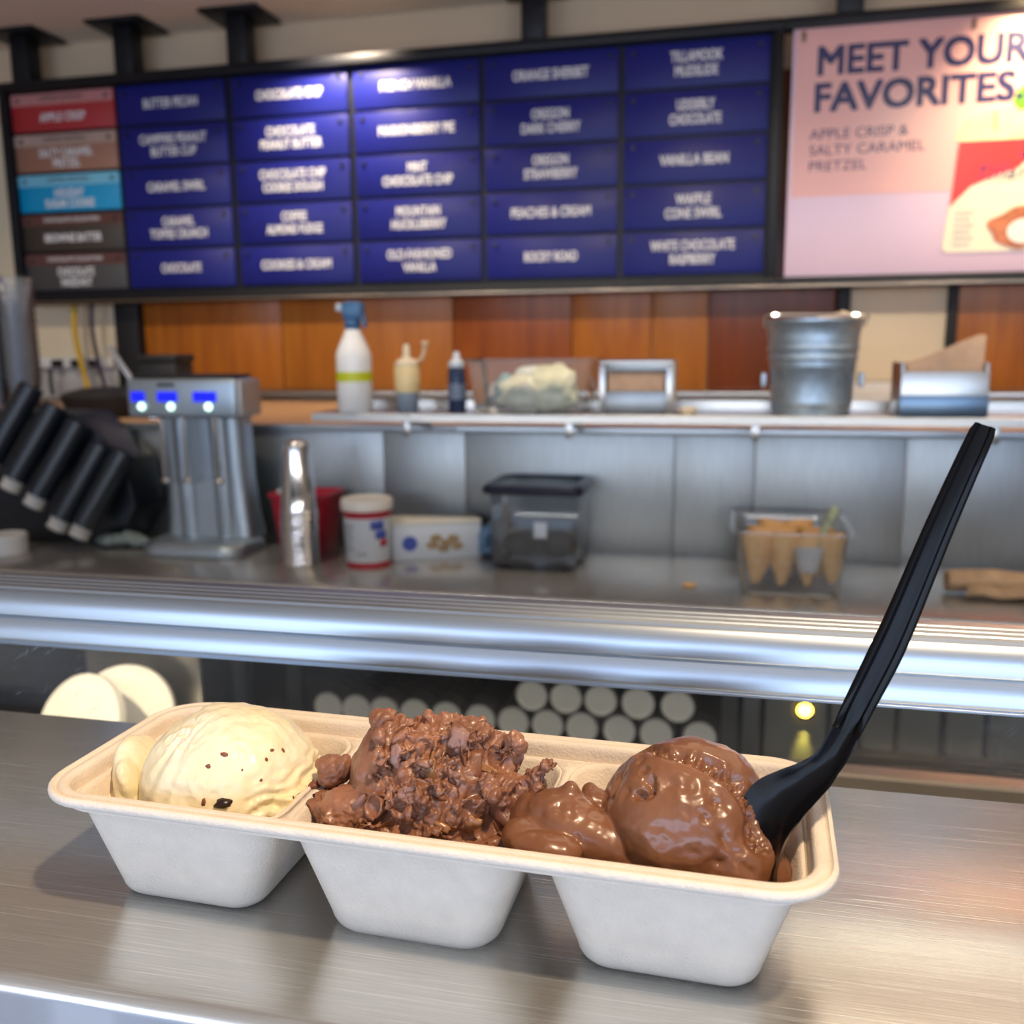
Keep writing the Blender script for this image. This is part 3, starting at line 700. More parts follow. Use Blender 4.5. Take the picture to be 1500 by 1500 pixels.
for i, x in enumerate(lowx):
    cup_sleeve(x + .03 if False else x, -.5795 + (.0 if i % 3 else .0006), '%s sleeve of paper cups from the left, bottom row under the counter' % ORD[i])
for i, x in enumerate([-.385, -.314, -.243, -.168, -.090]):
    cup_sleeve(x, -.518, '%s sleeve of paper cups from the left, top row under the counter' % ORD[i])

# ================================================================== BACKSPLASH, HALF WALL, SHELF
bs = struct('wall_half', bx(-2.25, 2.3, 2.206, 2.30, -1.2, -.012), DARKIN, smooth=False)
rnd = random.Random(3)
edges = [-2.25, -1.62, -1.19, -.84, -.63, -.13, .05, .37, .66, 1.3, 2.3]
for a, b in zip(edges, edges[1:]):
    o = obj('splash_panel', bx(a + .0008, b - .0008, -.004, .004, -.30, -.004, .0012), STEEL_SPLASH, bs, loc=(0, 2.2, 0), rot=(R(rnd.uniform(-.6, .6)), 0, 0), auto=30)
CAPW = mat('tan_cap', (.42, .25, .14, 1), .35, var=.08, vscale=6, stretch=(1, 8, 8))
cap = thing('pass_ledge', 'tan ledge topping the steel half wall behind the shelf', 'ledge', (0, 2.7, -.003))
obj('cap_board', bx(-2.95, 2.3, -.505, .545, -.009, .0, .002), CAPW, cap)
obj('edge_strip', bx(-2.95, 2.3, -.514, -.507, -.016, .001, .001), ALU, cap)
shelf = thing('wall_shelf', 'stainless wall shelf carrying bottles, bins and a bucket', 'shelf', (0, 2.1, .041))
obj('shelf_board', prism_x([(-.1, -.002), (-.098, 0), (.095, 0), (.095, .02), (.1, .02), (.1, -.004), (-.092, -.004), (-.094, -.018), (-.1, -.018)], -.936, 2.0), STEEL, shelf, auto=35)
for x in (-.715, -.345, .045, .5, 1.0):
    b_m = prism_x([(-.085, -.0045), (-.085, -.020), (-.070, -.024), (.0945, -.055), (.0945, -.0045)], x - .003, x + .003)
    obj('bracket', b_m, STEEL_SPLASH, shelf, smooth=False)
    obj('bracket_tab', bx(x - .008, x + .008, -.088, -.085, -.052, -.0185, .001), STEEL, shelf)

# ================================================================== MENU BOARD
mb = thing('menu_board', 'long black framed flavour menu board hung over the back wall', 'sign', (-.6, 3.12, .35))
BX0, BX1 = -2.60, .113
def W2L(x, z): return x + .6, z - .35
fr = NB()
for (a, b, c, d) in ((BX0, BX1, 1.094, 1.126), (BX0, BX1, .350, .386)): box(fr, a + .6, b + .6, -.04, .02, c - .35, d - .35, .003)
for x in (BX0, BX1 - .03): box(fr, x + .6, x + .63, -.04, .02, .386 - .35, 1.094 - .35, .003)
obj('frame', fr, FRAME, mb)
obj('backing', bx(BX0 + .602, BX1 + .598, .0, .018, .004, .774), FRAME, mb)
low = NB(); box(low, BX0 + .6, BX1 + .6, -.046, -.040, .004, .012, .001)
obj('lower_trim', low, mat('bronze_trim', (.30, .25, .20, 1), .3, .9), mb)
cols = [(-2.136, -1.721), (-1.695, -1.275), (-1.253, -.825), (-.807, -.378), (-.359, .075)]
menu = [['BUTTER PECAN', 'CAMPFIRE PEANUT\nBUTTER CUP', 'CARAMEL SWIRL', 'CARAMEL\nTOFFEE CRUNCH', 'CHOCOLATE'],
        ['CHOCOLATE CHIP', 'CHOCOLATE\nPEANUT BUTTER', 'CHOCOLATE CHIP\nCOOKIE DOUGH', 'COFFEE\nALMOND FUDGE', 'COOKIES & CREAM'],
        ['FRENCH VANILLA', 'MARIONBERRY PIE', 'MINT\nCHOCOLATE CHIP', 'MOUNTAIN\nHUCKLEBERRY', 'OLD-FASHIONED\nVANILLA'],
        ['ORANGE SHERBET', 'OREGON\nDARK CHERRY', 'OREGON\nSTRAWBERRY', 'PEACHES & CREAM', 'ROCKY ROAD'],
        ['TILLAMOOK\nMUDSLIDE', 'UDDERLY\nCHOCOLATE', 'VANILLA BEAN', 'WAFFLE\nCONE SWIRL', 'WHITE CHOCOLATE\nRASPBERRY']]
PZ0, PP, PH = 1.088, .1388, .1285
BOLT = mat('dark_bolt', (.03, .03, .04, 1), .35, .5)
def panel(x0, x1, r, m):
    zt = PZ0 - r * PP; z0 = zt - PH
    pn = obj('flavor_panel', bx(-(x1 - x0) / 2, (x1 - x0) / 2, -.012, 0, -PH / 2, PH / 2, .0015), m, mb, loc=((x0 + x1) / 2 + .6, -.001, (zt + z0) / 2 - .35), auto=30)
    for s in (-1, 1):
        obj('bolt', lathe([(.001, .006), (.006, .0055), (.008, .0)], 10, None, True, True, Matrix.Translation((s * ((x1 - x0) / 2 - .028), -.012, PH / 2 - .022)) @ Euler((R(90), 0, 0)).to_matrix().to_4x4()), BOLT, pn)
    return pn
for ci, (a, b) in enumerate(cols):
    for r in range(5):
        pn = panel(a, b, r, BLUE)
        text('lettering', menu[ci][r], LETTER, pn, (0, -.0130, 0), .031, adv=.0172, bold=.022, spacing=.98)
LET_D = mat('grey_print', (.10, .08, .09, 1), .5)
sp_ = [('LIMITED EDITION', 'APPLE CRISP', (.42, .030, .038, 1), (.52, .22, .22, 1), LET_D, 'red flavor panel with a pink heading'), ('LIMITED EDITION', 'SALTY CARAMEL\nPRETZEL', (.34, .165, .115, 1), (.45, .32, .27, 1), LET_D, 'tan flavor panel with a pale heading'),
       ('LIMITED EDITION', 'HOLIDAY\nSUGAR COOKIE', (.0, .30, .62, 1), (.18, .52, .74, 1), LET_D, 'sky blue flavor panel with a paler heading'), ('CHOCOLATE COLLECTION', 'BROWNIE BATTER', (.045, .036, .030, 1), (.10, .04, .035, 1), LETTER, 'dark brown flavor panel with a maroon heading'),
       ('CHOCOLATE COLLECTION', 'CHOCOLATE\nHAZELNUT', (.060, .058, .062, 1), (.10, .04, .038, 1), LETTER, 'charcoal flavor panel with a maroon heading')]
for r, (hd, tx, c, ch, lm_, lab) in enumerate(sp_):
    pn = panel(-2.568, -2.151, r, mat('special_panel_%s' % 'abcde'[r], c, .42, var=.03, vscale=6)); pn['label'] = lab
    hh = .040
    obj('heading_strip', bx(-.2075, .2075, -.0135, -.0121, PH / 2 - hh, PH / 2 - .001), mat('special_heading_%s' % 'abcde'[r], ch, .42, var=.03), pn, smooth=False)
    text('heading_lettering', hd, lm_, pn, (0, -.0145, PH / 2 - hh / 2), .014, adv=.0115, bold=.016)
    text('lettering', tx, LETTER, pn, (0, -.0130, -hh / 2), .029, adv=.0168, bold=.022, spacing=.92)

# hangers from the ceiling
for i, (x, lab) in enumerate(((-2.50, 'leftmost'), (-2.085, 'second'), (-1.655, 'third'), (-.645, 'fourth'), (.295, 'fifth'))):
    h = thing('ceiling_hanger', '%s black square post hanging the menu board from the ceiling%s' % (lab, '' if i == 0 else ', counted from the left'), 'bracket', (x, 3.12, 1.126), 0, 'black hanger posts above the menu board')
    obj('post', bx(-.036, .036, -.036, .036, 0.0, .150, .004), FRAME, h)
    obj('ceiling_plate', bx(-.105, .105, -.09, .09, .151, .1635, .002), FRAME, h)

# poster
po = thing('promo_poster', 'pink poster with large navy words and an ice cream tub', 'poster', (.82, 3.11, .385))
PX0, PX1 = .138, 1.49
def px_(x): return x - .82
fr = NB()
box(fr, px_(.1135), px_(1.52), -.030, .03, .709, .741, .003); box(fr, px_(.1135), px_(1.52), -.030, .03, -.035, .001, .003); box(fr, px_(1.493), px_(1.52), -.030, .03, .001, .709, .003)
obj('frame', fr, FRAME, po)
obj('lower_trim', bx(px_(.1135), px_(1.52), -.036, -.030, -.031, -.023, .001), mat('bronze_trim', (.30, .25, .20, 1), .3, .9), po)
PINK = mat('poster_pink', (.76, .43, .43, 1), .28, var=.02, vscale=3); LILAC = mat('poster_lilac', (.72, .55, .70, 1), .28, var=.02, vscale=3)
obj('board', bx(px_(PX0), px_(PX1), -.012, .006, 0, .712, .002), LILAC, po)
obj('backdrop', bx(px_(PX0) + .010, px_(PX1) - .003, -.0132, -.0121, .235, .708), PINK, po, smooth=False)
NAVY = mat('navy_print', (.010, .016, .11, 1), .35, var=.03)
text('heading', 'MEET YOUR', NAVY, po, (px_(.205), -.0142, .612), .080, width=.565, align='LEFT', bold=.030)
text('heading', 'FAVORITES.', NAVY, po, (px_(.200), -.0142, .510), .080, width=.560, align='LEFT', bold=.030)
text('caption', 'APPLE CRISP &\nSALTY CARAMEL\nPRETZEL', NAVY, po, (px_(.195), -.0142, .365), .030, width=.325, align='LEFT', bold=.0, spacing=1.1)
def flat(name, pts, m, y, parent=po):
    bm = NB(); vs_ = [bm.verts.new((px_(x), y, z)) for x, z in pts]; vb = [bm.verts.new((px_(x), y + .0009, z)) for x, z in pts]
    bm.faces.new(vs_); bm.faces.new(vb[::-1]); n_ = len(vs_)
    for i in range(n_): bm.faces.new((vs_[i], vs_[(i + 1) % n_], vb[(i + 1) % n_], vb[i]))
    return obj(name, bm, m, parent, smooth=False)
PCREAM = mat('poster_cream', (.74, .70, .56, 1), .3, var=.02); PRED = mat('poster_red', (.72, .030, .035, 1), .3, var=.02)
PFROST = mat('poster_ice_cream', (.82, .66, .42, 1), .3, col2=(.75, .55, .32, 1), vscale=20); PCAR = mat('poster_caramel', (.52, .17, .06, 1), .3, col2=(.30, .09, .03, 1), vscale=40)
flat('picture_scoop', [(.600 + .0, .372)] + [(.79 - .185 * math.cos(a * PI / 14), .375 + .085 * math.sin(a * PI / 14) ** .7) for a in range(1, 14)] + [(.98, .372)], PFROST, -.0145)
flat('picture_tub', [(.612, .372), (.968, .372), (.998, .075), (.985, .06), (.595, .06), (.582, .075)], PCREAM, -.0150)
flat('picture_band', [(.612, .370), (.968, .370), (.985, .19), (.93, .245), (.86, .275), (.805, .292), (.79, .31), (.775, .292), (.72, .275), (.65, .245), (.597, .19)], PRED, -.0165)
text('picture_lettering', 'Tillamook', NAVY, po, (px_(.79), -.0185, .278), .040, width=.27, bold=.0, shear=.25)
flat('picture_crest', [(.79 + .012 * math.cos(a), .325 + .010 * math.sin(a)) for a in [i * PI / 5 for i in range(10)]], NAVY, -.0176)
flat('picture_pretzel', [(.79 + .085 * math.cos(a) * (1 + .12 * math.sin(5 * a)), .125 + .055 * math.sin(a) * (1 + .1 * math.cos(4 * a))) for a in [i * PI / 14 for i in range(28)]], PCAR, -.0168)
flat('picture_scoop', [(.80 + .045 * math.cos(a), .115 + .035 * math.sin(a)) for a in [i * PI / 10 for i in range(20)]], WHITE, -.0178)
for k in range(6): flat('picture_print', [(.612, .175 - k * .018), (.665 - .01 * (k % 2), .175 - k * .018), (.665 - .01 * (k % 2), .167 - k * .018), (.612, .167 - k * .018)], mat('poster_grey_print', (.45, .45, .46, 1), .4), -.0160)
flat('picture_leaf', [(.745, .470), (.755, .500), (.775, .515), (.80, .505), (.81, .475), (.79, .455), (.765, .445)], mat('poster_green', (.12, .34, .02, 1), .3, var=.1), -.0146)
flat('picture_stem', [(.70, .395), (.712, .395), (.706, .445), (.694, .447)], mat('poster_stem', (.60, .30, .18, 1), .4), -.0147)
for x in (PX0 + .03, .63, PX1 - .03):
    obj('clip', bx(px_(x) - .006, px_(x) + .006, -.018, -.0121, .672, .700, .001), mat('poster_clip', (.20, .12, .08, 1), .35, .6), po)

# ================================================================== WALL AT THE LEFT: sockets and cables
sk = thing('socket_strip', 'white socket strip with plugs on the left back wall', 'socket strip', (-2.56, 3.19, .128))
obj('casing', bx(-.21, .26, 0, .030, -.010, .030, .004), WHITE, sk)
for x in (-.105, .03, .115, .19): obj('plug', bx(x - .017, x + .017, -.03, 0, -.008, .022, .005), BLACKM, sk)
cdefs = [('yellow cable hanging down the cream wall at left', (-2.375, .36, .0), (.62, .40, .02, 1), .011, -2.41), ('dark purple cable hanging beside the yellow one', (-2.30, .36, .0), (.04, .03, .07, 1), .008, -2.335),
         ('short black cable below the socket strip', (-2.53, .117, .0), (.02, .02, .02, 1), .008, -2.535), ('slanting black cable beside the clear cups', (-2.655, .14, .0), (.03, .025, .05, 1), .009, -2.62)]
for lab, (x, zt, zb), c, r, x2 in cdefs:
    yy = 3.142
    pts = spline([(x2 + (x - x2) * .1, yy, zt), (x2 + (x - x2) * .0, yy - .004, zt * .6 + .02), (x, yy - .01, .06), (x + .004, yy - .01, .008 + r)], 6)
    tag(obj('cable', tube(pts, r, 8), mat('cable_' + lab.split()[0] + lab.split()[1], c, .45), None, auto=60), lab, 'cable')

# ================================================================== DRINK MIXER
mx_ = thing('drink_mixer', 'silver drink mixer with three blue displays and lit buttons', 'mixer', (-1.25, 2.06, -.30))
MBODY = mat('mixer_silver', (.42, .50, .58, 1), .40, .85, var=.05, vscale=8)
MSIDE = mat('mixer_side', (.46, .46, .46, 1), .4, .6, var=.05)
bm = NB(); loft(bm, [rrect(.130, .085, .05, 0, 8, 0, -.025), rrect(.135, .090, .055, .004, 8, 0, -.025), rrect(.135, .090, .055, .020, 8, 0, -.025), rrect(.127, .082, .05, .030, 8, 0, -.025), rrect(.11, .065, .04, .036, 8, 0, -.025)], True, True)
obj('base', bm, MBODY, mx_)
bm = NB(); loft(bm, [rrect(.118, .050, .03, .030, 8, .004, .03), rrect(.112, .045, .03, .10, 8, .000, .03), rrect(.108, .043, .03, .20, 8, -.004, .03), rrect(.112, .045, .03, .328, 8, -.010, .03)], True, True)
obj('column', bm, MBODY, mx_)
for x in (-.050, .046): obj('rib', tube([(x + .008, -.004, .034), (x, -.004, .326)], .026, 18), MBODY, mx_)
obj('head', bx(-.144, .139, -.085, .020, .328, .419, .009, 3), MBODY, mx_)
obj('side_cap', bx(.1395, .150, -.080, .016, .332, .415, .004, 3), MSIDE, mx_)
obj('head_top', bx(-.135, .130, -.075, .012, .4195, .428, .004), BLACKM, mx_)
LCD = mat('blue_display', (.005, .006, .05, 1), .4, spec=.1, emit=(.012, .02, 1, 1), estr=.8); BTN = mat('lit_button', (.7, .95, .85, 1), .3, emit=(.65, 1, .82, 1), estr=1.6)
for k, x in enumerate((-.113, -.036, .061)):
    wd = (.018, .026, .030)[k]
    d_ = obj('display', bx(x - wd, x + wd, -.0875, -.0852, .366, .390, .001), LCD, mx_)
    b2 = obj('button', lathe([(.001, .006), (.007, .005), (.0095, 0)], 16, None, True, True, Matrix.Translation((x + .008, -.0852, .355)) @ Euler((R(90), 0, 0)).to_matrix().to_4x4()), BTN, mx_)
obj('nameplate', bx(-.060, -.015, -.0868, -.0852, .402, .409), BLACKM, mx_)
for x in (-.078, -.020, .062):
    s_ = obj('spindle', tube([(x, -.050, .328), (x, -.050, .185)], .006, 10), CHROME, mx_)
    obj('agitator', lathe([(.001, 0), (.010, .002), (.013, .008), (.009, .015), (.001, .017)], 14, None, True, True, Matrix.Translation((x, -.050, .168))), CHROME, s_)

# black tilted cup dispenser with five tubes at the far left
rk = thing('cup_dispenser', 'black tilted dispenser with five slanting tubes at the counter end', 'dispenser', (-1.66, 2.03, -.30))
obj('body', prism([(-.22, .004), (.155, .004), (.215, .10), (.19, .22), (.07, .33), (-.22, .34)], .02, .15, None, .008), RACKM, rk)
AX = Vector((.42, .30, .86)).normalized()
RQ = AX.to_track_quat('Z', 'Y').to_matrix().to_4x4()
spots = [(-1.775, 1.965, -.072), (-1.712, 1.965, -.120), (-1.650, 1.965, -.160), (-1.590, 1.965, -.215), (-1.530, 1.965, -.232)]
for i, s_ in enumerate(spots):
    l_ = Vector(s_) - Vector(rk.location)
    M = Matrix.Translation(l_) @ RQ
    obj('tube', lathe([(.024, -.004), (.030, -.004), (.030, .20), (.024, .20), (.0265, .19), (.0265, .01)], 22, None, False, False, M), RACKM, rk, auto=30)
    c = thing('lid_stack', 'pale cup lids stacked inside the %s slanting black tube from the left' % ORD[i], 'lids', Vector(s_) - AX * .034, 0, 'lids in the black dispenser')
    pr = []
    for k in range(8): pr += [(.0235, k * .018), (.0255, k * .018 + .004), (.0235, k * .018 + .008)]
    obj('lid', lathe([(.001, .0), (.018, -.002), (.019, 0)] + pr + [(.001, .15)], 20, None, True, True, RQ), mat('pale_lid', (.55, .53, .50, 1), .35), c, auto=30)
    c.rotation_euler = (0, 0, 0)
# black pan lying on the ledge above
pan = thing('black_pan', 'shallow black pan on the ledge behind the dispenser', 'pan', (-1.765, 2.42, -.002))
obj('bowl', lathe([(.001, .004), (.10, .004), (.115, .03), (.124, .058), (.130, .058), (.119, .026), (.103, 0), (.001, 0)], 36, None, False, False), BLACKM, pan, auto=35)
obj('cover', lathe([(.130, .0582), (.115, .070), (.07, .080), (.001, .084)], 36, None, False, False), BLACKM, pan)
bb = thing('black_box', 'small black lidded box on the ledge behind the mixer', 'box', (-1.715, 2.64, -.002))
obj('box_body', bx(-.064, .064, -.05, .05, .001, .148, .006), BLACKM, bb); obj('lid', bx(-.068, .068, -.055, .055, .149, .172, .006), BLACKM, bb)
tg_ = thing('steel_tongs', 'steel tongs leaning up beside the mixer head', 'tongs', (-1.545, 2.25, -.002))
for s in (-1, 1):
    obj('arm', tube(spline([(.035 + s * .006, .0, .006), (.005 + s * .006, -.003, .07), (-.045 + s * .004, -.006, .150), (-.075 + s * .003, -.006, .197)], 6), [.0045] * 19, 8), CHROME, tg_)

# clear cups nested in two stacks at the left edge
def clear_cup(x, y, z, s, label):
    o = thing('clear_cup', label, 'cup', (x, y, z), 0, 'clear plastic cups in nested stacks')
    obj('wall', lathe([(.001, .001), (.030 * s, .001), (.032 * s, .003), (.044 * s, .118 * s)], 24, None, False, False), CLEARCUP, o, auto=40)
    obj('lip', lathe([(.044 * s, .116 * s), (.0475 * s, .117 * s), (.048 * s, .119 * s), (.0465 * s, .121 * s), (.044 * s, .120 * s)], 24, None, False, False), CLEARCUP, o)
    return o
for k in range(15): clear_cup(-1.915, 2.265, .0 + k * .0187, 1.0, 'clear plastic cup, %s from the bottom of the right-hand clear stack' % ORD[k])
for k in range(15): clear_cup(-2.014, 2.262, .0 + k * .0193, 1.0, 'clear plastic cup, %s from the bottom of the clear stack at the very edge' % ORD[k])
# white lids on the counter at far left
for k in range(4):
    o = obj('flat_lid', lathe([(.001, .008), (.038, .008), (.040, .010), (.046, .010), (.048, .007), (.048, .0), (.046, 0), (.001, .001)], 28, None, False, False), WHITE, None, loc=(-1.728 + .002 * (k % 2), 1.93, -.2995 + k * .0115), auto=40)
    tag(o, 'white flat lid, %s from the bottom of the short pile at counter edge' % ORD[k], 'lid', 'white flat lids on the back counter')
# crumpled cloth
me = remeshed([((0, 0, .012), (.055, .035, .014), (0, .0, .2)), ((.03, .01, .014), (.035, .030, .016), (0, .2, 0)), ((-.03, -.005, .012), (.03, .028, .013), (0, 0, .4)), ((.06, 0, .010), (.028, .022, .011), (0, 0, 0))], .002, 3)
displace(me, lambda c, n: .006 * fb(Vector((c.x * 60, c.y * 30, c.z * 40)), 1.0, 4))
mz = min(v.co.z for v in me.vertices)
tag(link_mesh('wiping_cloth', me, mat('teal_grey_cloth', (.22, .28, .29, 1), .9, var=.15, vscale=80, bump=.4, bscale=600), None, (-1.485, 2.03, -.2995 - mz), auto=180), 'crumpled grey teal wiping cloth beside the mixer base', 'cloth')

# steel malt cups, nested upside down
mcup = [(.0405, 0), (.0425, .001), (.0430, .004), (.0415, .006), (.0395, .012), (.0385, .05), (.0345, .10), (.0305, .140), (.0285, .158), (.0255, .165), (.020, .167), (.001, .166)]
mc_me = None
for k in range(10):
    if mc_me is None:
        o = obj('malt_cup', lathe(mcup, 36, None, False, False), CHROME, None, auto=50); mc_me = o.data
    else:
        o = bpy.data.objects.new('malt_cup', mc_me); COL.objects.link(o)
    o.location = (-.957 + random.uniform(-.0012, .0012), 1.955 + random.uniform(-.001, .001), -.2998 + k * .0128)
    tag(o, 'upturned steel malt cup, %s from the bottom of the tall steel stack' % ORD[k], 'cup', 'steel malt cups in the stack')
# red bin with a white-handled scoop
rb = thing('red_bin', 'red plastic bin behind the steel malt cups', 'bin', (-.998, 2.085, -.2995))
REDP = mat('red_plastic', (.45, .012, .035, 1), .35, var=.05)
bm = NB(); loft(bm, [rrect(.054, .050, .02, 0), rrect(.057, .053, .02, .004), rrect(.072, .062, .022, .135), rrect(.077, .066, .022, .138), rrect(.077, .066, .022, .146), rrect(.071, .060, .02, .146), rrect(.054, .048, .018, .008)], True, True)
obj('tub_body', bm, REDP, rb)
wsn = thing('white_scoop', 'white scoop handle poking out of the red bin', 'scoop', (-1.038, 2.07, -.288))
obj('handle', tube(spline([(.03, .01, .01), (.012, .005, .06), (-.010, -.004, .128), (-.016, -.008, .142)], 6), [.008] * 15 + [.012, .014, .014, .009], 12), WHITE, wsn)
# ice cream tub
tb = thing('ice_cream_tub', 'white and red ice cream tub with a white lid', 'tub', (-.800, 1.975, -.2995))
TW = mat('tub_paper', (.62, .66, .72, 1), .4, var=.03); TRED = mat('tub_red', (.42, .012, .03, 1), .4); TBLUE = mat('tub_blue_print', (.05, .09, .42, 1), .4)
obj('wall', lathe([(.001, .004), (.048, .004), (.0500, .012), (.0545, .115)], 40, None, False, False), TW, tb)
obj('base_band', lathe([(.048, 0), (.0502, 0), (.0504, .012), (.0500, .0122)], 40, None, False, False), TRED, tb)
obj('top_band', lathe([(.0545, .113), (.0547, .113), (.0556, .134), (.054, .134)], 40, None, False, False), TRED, tb)
obj('lid', lathe([(.0558, .128), (.0585, .129), (.0590, .149), (.0572, .152), (.054, .152), (.052, .150), (.001, .150)], 40, None, True, False), mat('tub_lid_white', (.76, .72, .66, 1), .4), tb)
def wrap(name, a0, a1, z0, z1, m, rr=.0006):
    bm = NB(); loops = []
    for z in (z0, (z0 + z1) / 2, z1):
        r_ = .0500 + .0045 * (z - .012) / .103 + rr
        loops.append([(r_ * math.sin(R(a0 + (a1 - a0) * i / 8)), -r_ * math.cos(R(a0 + (a1 - a0) * i / 8)), z) for i in range(9)])
    loft(bm, loops, False, False, False); o = obj(name, bm, m, tb); solid(o, .0004, 0); return o
wrap('blue_print', 28, 62, .088, .108, TBLUE); wrap('blue_print', 40, 70, .066, .086, TBLUE); wrap('blue_print', 52, 74, .048, .064, TRED)
TGR = mat('tub_grey_print', (.36, .40, .44, 1), .45)
for k in range(5): wrap('print_line', -48, -14 - 4 * (k % 2), .092 - k * .013, .098 - k * .013, TGR)
wrap('print_line', -8, 18, .03, .036, TGR)
# white cookie box with the round blue mark
cb = thing('cookie_box', 'long white box with a round blue mark beside the tub', 'box', (-.675, 2.09, -.2995), R(24))
BOXW = mat('white_card', (.60, .66, .74, 1), .45, var=.02); BOXT = mat('box_top_card', (.74, .72, .66, 1), .5, var=.02)
obj('carton', bx(-.106, .100, -.045, .045, 0, .082, .0015), BOXW, cb); obj('carton_lid', bx(-.107, .101, -.046, .046, .0822, .090, .0015), BOXT, cb)
obj('round_mark', lathe([(.001, .0006), (.0175, .0006), (.0175, 0)], 28, None, True, False, Matrix.Translation((-.066, -.0452, .040)) @ Euler((R(90), 0, 0)).to_matrix().to_4x4()), TBLUE, cb)
BIS = mat('biscuit_print', (.40, .28, .16, 1), .6, var=.25, vscale=150)
for k, (x, z) in enumerate(((-.005, .050), (.018, .038), (.035, .048), (.012, .026), (.044, .030), (-.014, .034))):
    obj('biscuit_print', lathe([(.001, .0007), (.011, .0007), (.012, 0)], 14, None, True, False, Matrix.Translation((x, -.0452, z)) @ Euler((R(90), 0, 0)).to_matrix().to_4x4() @ Matrix.Diagonal((1.2, .8, 1, 1))), BIS, cb)
obj('end_flap', bx(.1002, .1020, -.043, .043, .004, .080), mat('blue_card', (.03, .10, .30, 1), .4), cb)
bp = remeshed([((0, 0, .038), (.020, .035, .038), (0, .1, 0)), ((.008, .0, .055), (.016, .028, .028), (0, .3, 0)), ((.006, -.005, .015), (.024, .032, .015), (0, 0, 0))], .002, 3)
displace(bp, lambda c, n: .006 * fb(c, 45, 4)); mz = min(v.co.z for v in bp.vertices)
tag(link_mesh('blue_packet', bp, mat('blue_film', (.12, .24, .42, 1), .25, var=.2, vscale=30), None, (-.552, 2.10, -.2995 - mz), auto=180), 'crumpled pale blue packet at the end of the white box', 'packet')
# container with a navy lid
dc = thing('lidded_container', 'square clear container with a dark navy lid', 'container', (-.418, 2.055, -.2995))
bm = NB(); loft(bm, [rrect(.088, .078, .018, .012), rrect(.094, .084, .02, .022), rrect(.098, .088, .022, .168), rrect(.104, .094, .022, .172), rrect(.104, .094, .022, .178)], True, False)
o = obj('clear_wall', bm, clear_mat('smoke_plastic', (.80, .83, .86), 1.5, .10), dc)
for sx_ in (-1, 1):
    for sy_ in (-1, 1): obj('foot', lathe([(.010, 0), (.012, .004), (.010, .013)], 12, None, True, True, Matrix.Translation((sx_ * .072, sy_ * .062, 0))), BLACKM, dc)
NAVL = mat('navy_lid', (.012, .016, .035, 1), .25, var=.05)
bm = NB(); loft(bm, [rrect(.108, .098, .024, .170), rrect(.112, .102, .026, .174), rrect(.112, .102, .026, .184), rrect(.106, .096, .024, .190), rrect(.094, .084, .02, .190), rrect(.090, .080, .02, .186)], True, True)
obj('lid', bm, NAVL, dc)
obj('label', bx(.006, .034, -.0950, -.0938, .078, .112), mat('paper_label', (.55, .62, .72, 1), .6), dc)
for (x, s, lb) in ((-.045, 1.0, 'left'), (.045, .92, 'right')):
    q = lump('dark_packet', (-.418 + x, 2.045, -.2995 + .048), (.040, .045, .030), BLACKM, None, 60 + x * 10, .18, 3)
    tag(q, '%s dark packet inside the navy lidded container' % lb, 'packet')

# bin of waffle cones
cbn = thing('clear_bin', 'open clear bin full of waffle cones on the back counter', 'bin', (.117, 1.975, -.2995))
bm = NB(); loft(bm, [rrect(.090, .105, .02, 0), rrect(.094, .109, .02, .004), rrect(.106, .123, .022, .128), rrect(.117, .134, .024, .131), rrect(.118, .135, .024, .126)], True, False)
obj('bin_wall', bm, CLEAR, cbn)
WAF = mat('waffle_cone', (.86, .56, .25, 1), .6, col2=(.74, .40, .14, 1), vscale=60, bump=.6, bscale=240)
WRAPM = mat('cone_paper', (.62, .62, .64, 1), .6, var=.05)
def cone(loc, rot, label, m=WAF, first=[None]):
    o = thing('waffle_cone', label, 'cone', loc, 0, 'waffle cones in the clear bin'); o.rotation_euler = rot
    obj('cone_shell', lathe([(.005, 0), (.0185, .035), (.0290, .072), (.0325, .090), (.0330, .098), (.0300, .099), (.0270, .076), (.003, .008)], 22, None, True, False), m, o, auto=60)
    obj('seam', tube([(.007, -.002, .004), (.0200, -.002, .037), (.0305, -.003, .075), (.0330, -.003, .097)], .0026, 6), m, o)
    return o
cone((.050, 1.885, -.282), (R(-14), R(4), 0), 'upright waffle cone at the left of the front row')
cone((.100, 1.888, -.284), (R(-12), R(8), .4), 'upright waffle cone second in the front row')
cone((.150, 1.886, -.282), (R(-13), R(12), .8), 'upright waffle cone third in the front row, beside white paper')
cone((.196, 1.900, -.278), (R(-10), R(-5), .2), 'upright waffle cone at the right of the front row')
cone((.060, 1.955, -.280), (R(-10), R(6), .1), 'waffle cone left in the second row of the bin')
cone((.118, 1.958, -.280), (R(-12), R(-4), .6), 'waffle cone middle in the second row of the bin')
cone((.175, 1.962, -.280), (R(-8), R(8), .9), 'waffle cone right in the second row of the bin')
cone((.080, 2.030, -.280), (R(-6), R(8), .2), 'waffle cone left at the back of the bin')
cone((.150, 2.034, -.280), (R(-8), R(-4), .5), 'waffle cone right at the back of the bin')
cps = obj('paper_sleeve', lathe([(.0165, 0), (.0300, .048), (.0306, .048), (.0170, 0)], 16, None, False, False), WRAPM, None, loc=(.1520, 1.8795, -.255), rot=(R(-13), R(12), .8), auto=40)
tag(cps, 'white paper sleeve around the third cone of the front row', 'paper')
ut = thing('serving_tongs', 'pale green plastic tongs standing among the cones', 'tongs', (.172, 1.905, -.215))
GRN = mat('pale_green_plastic', (.42, .46, .30, 1), .35)
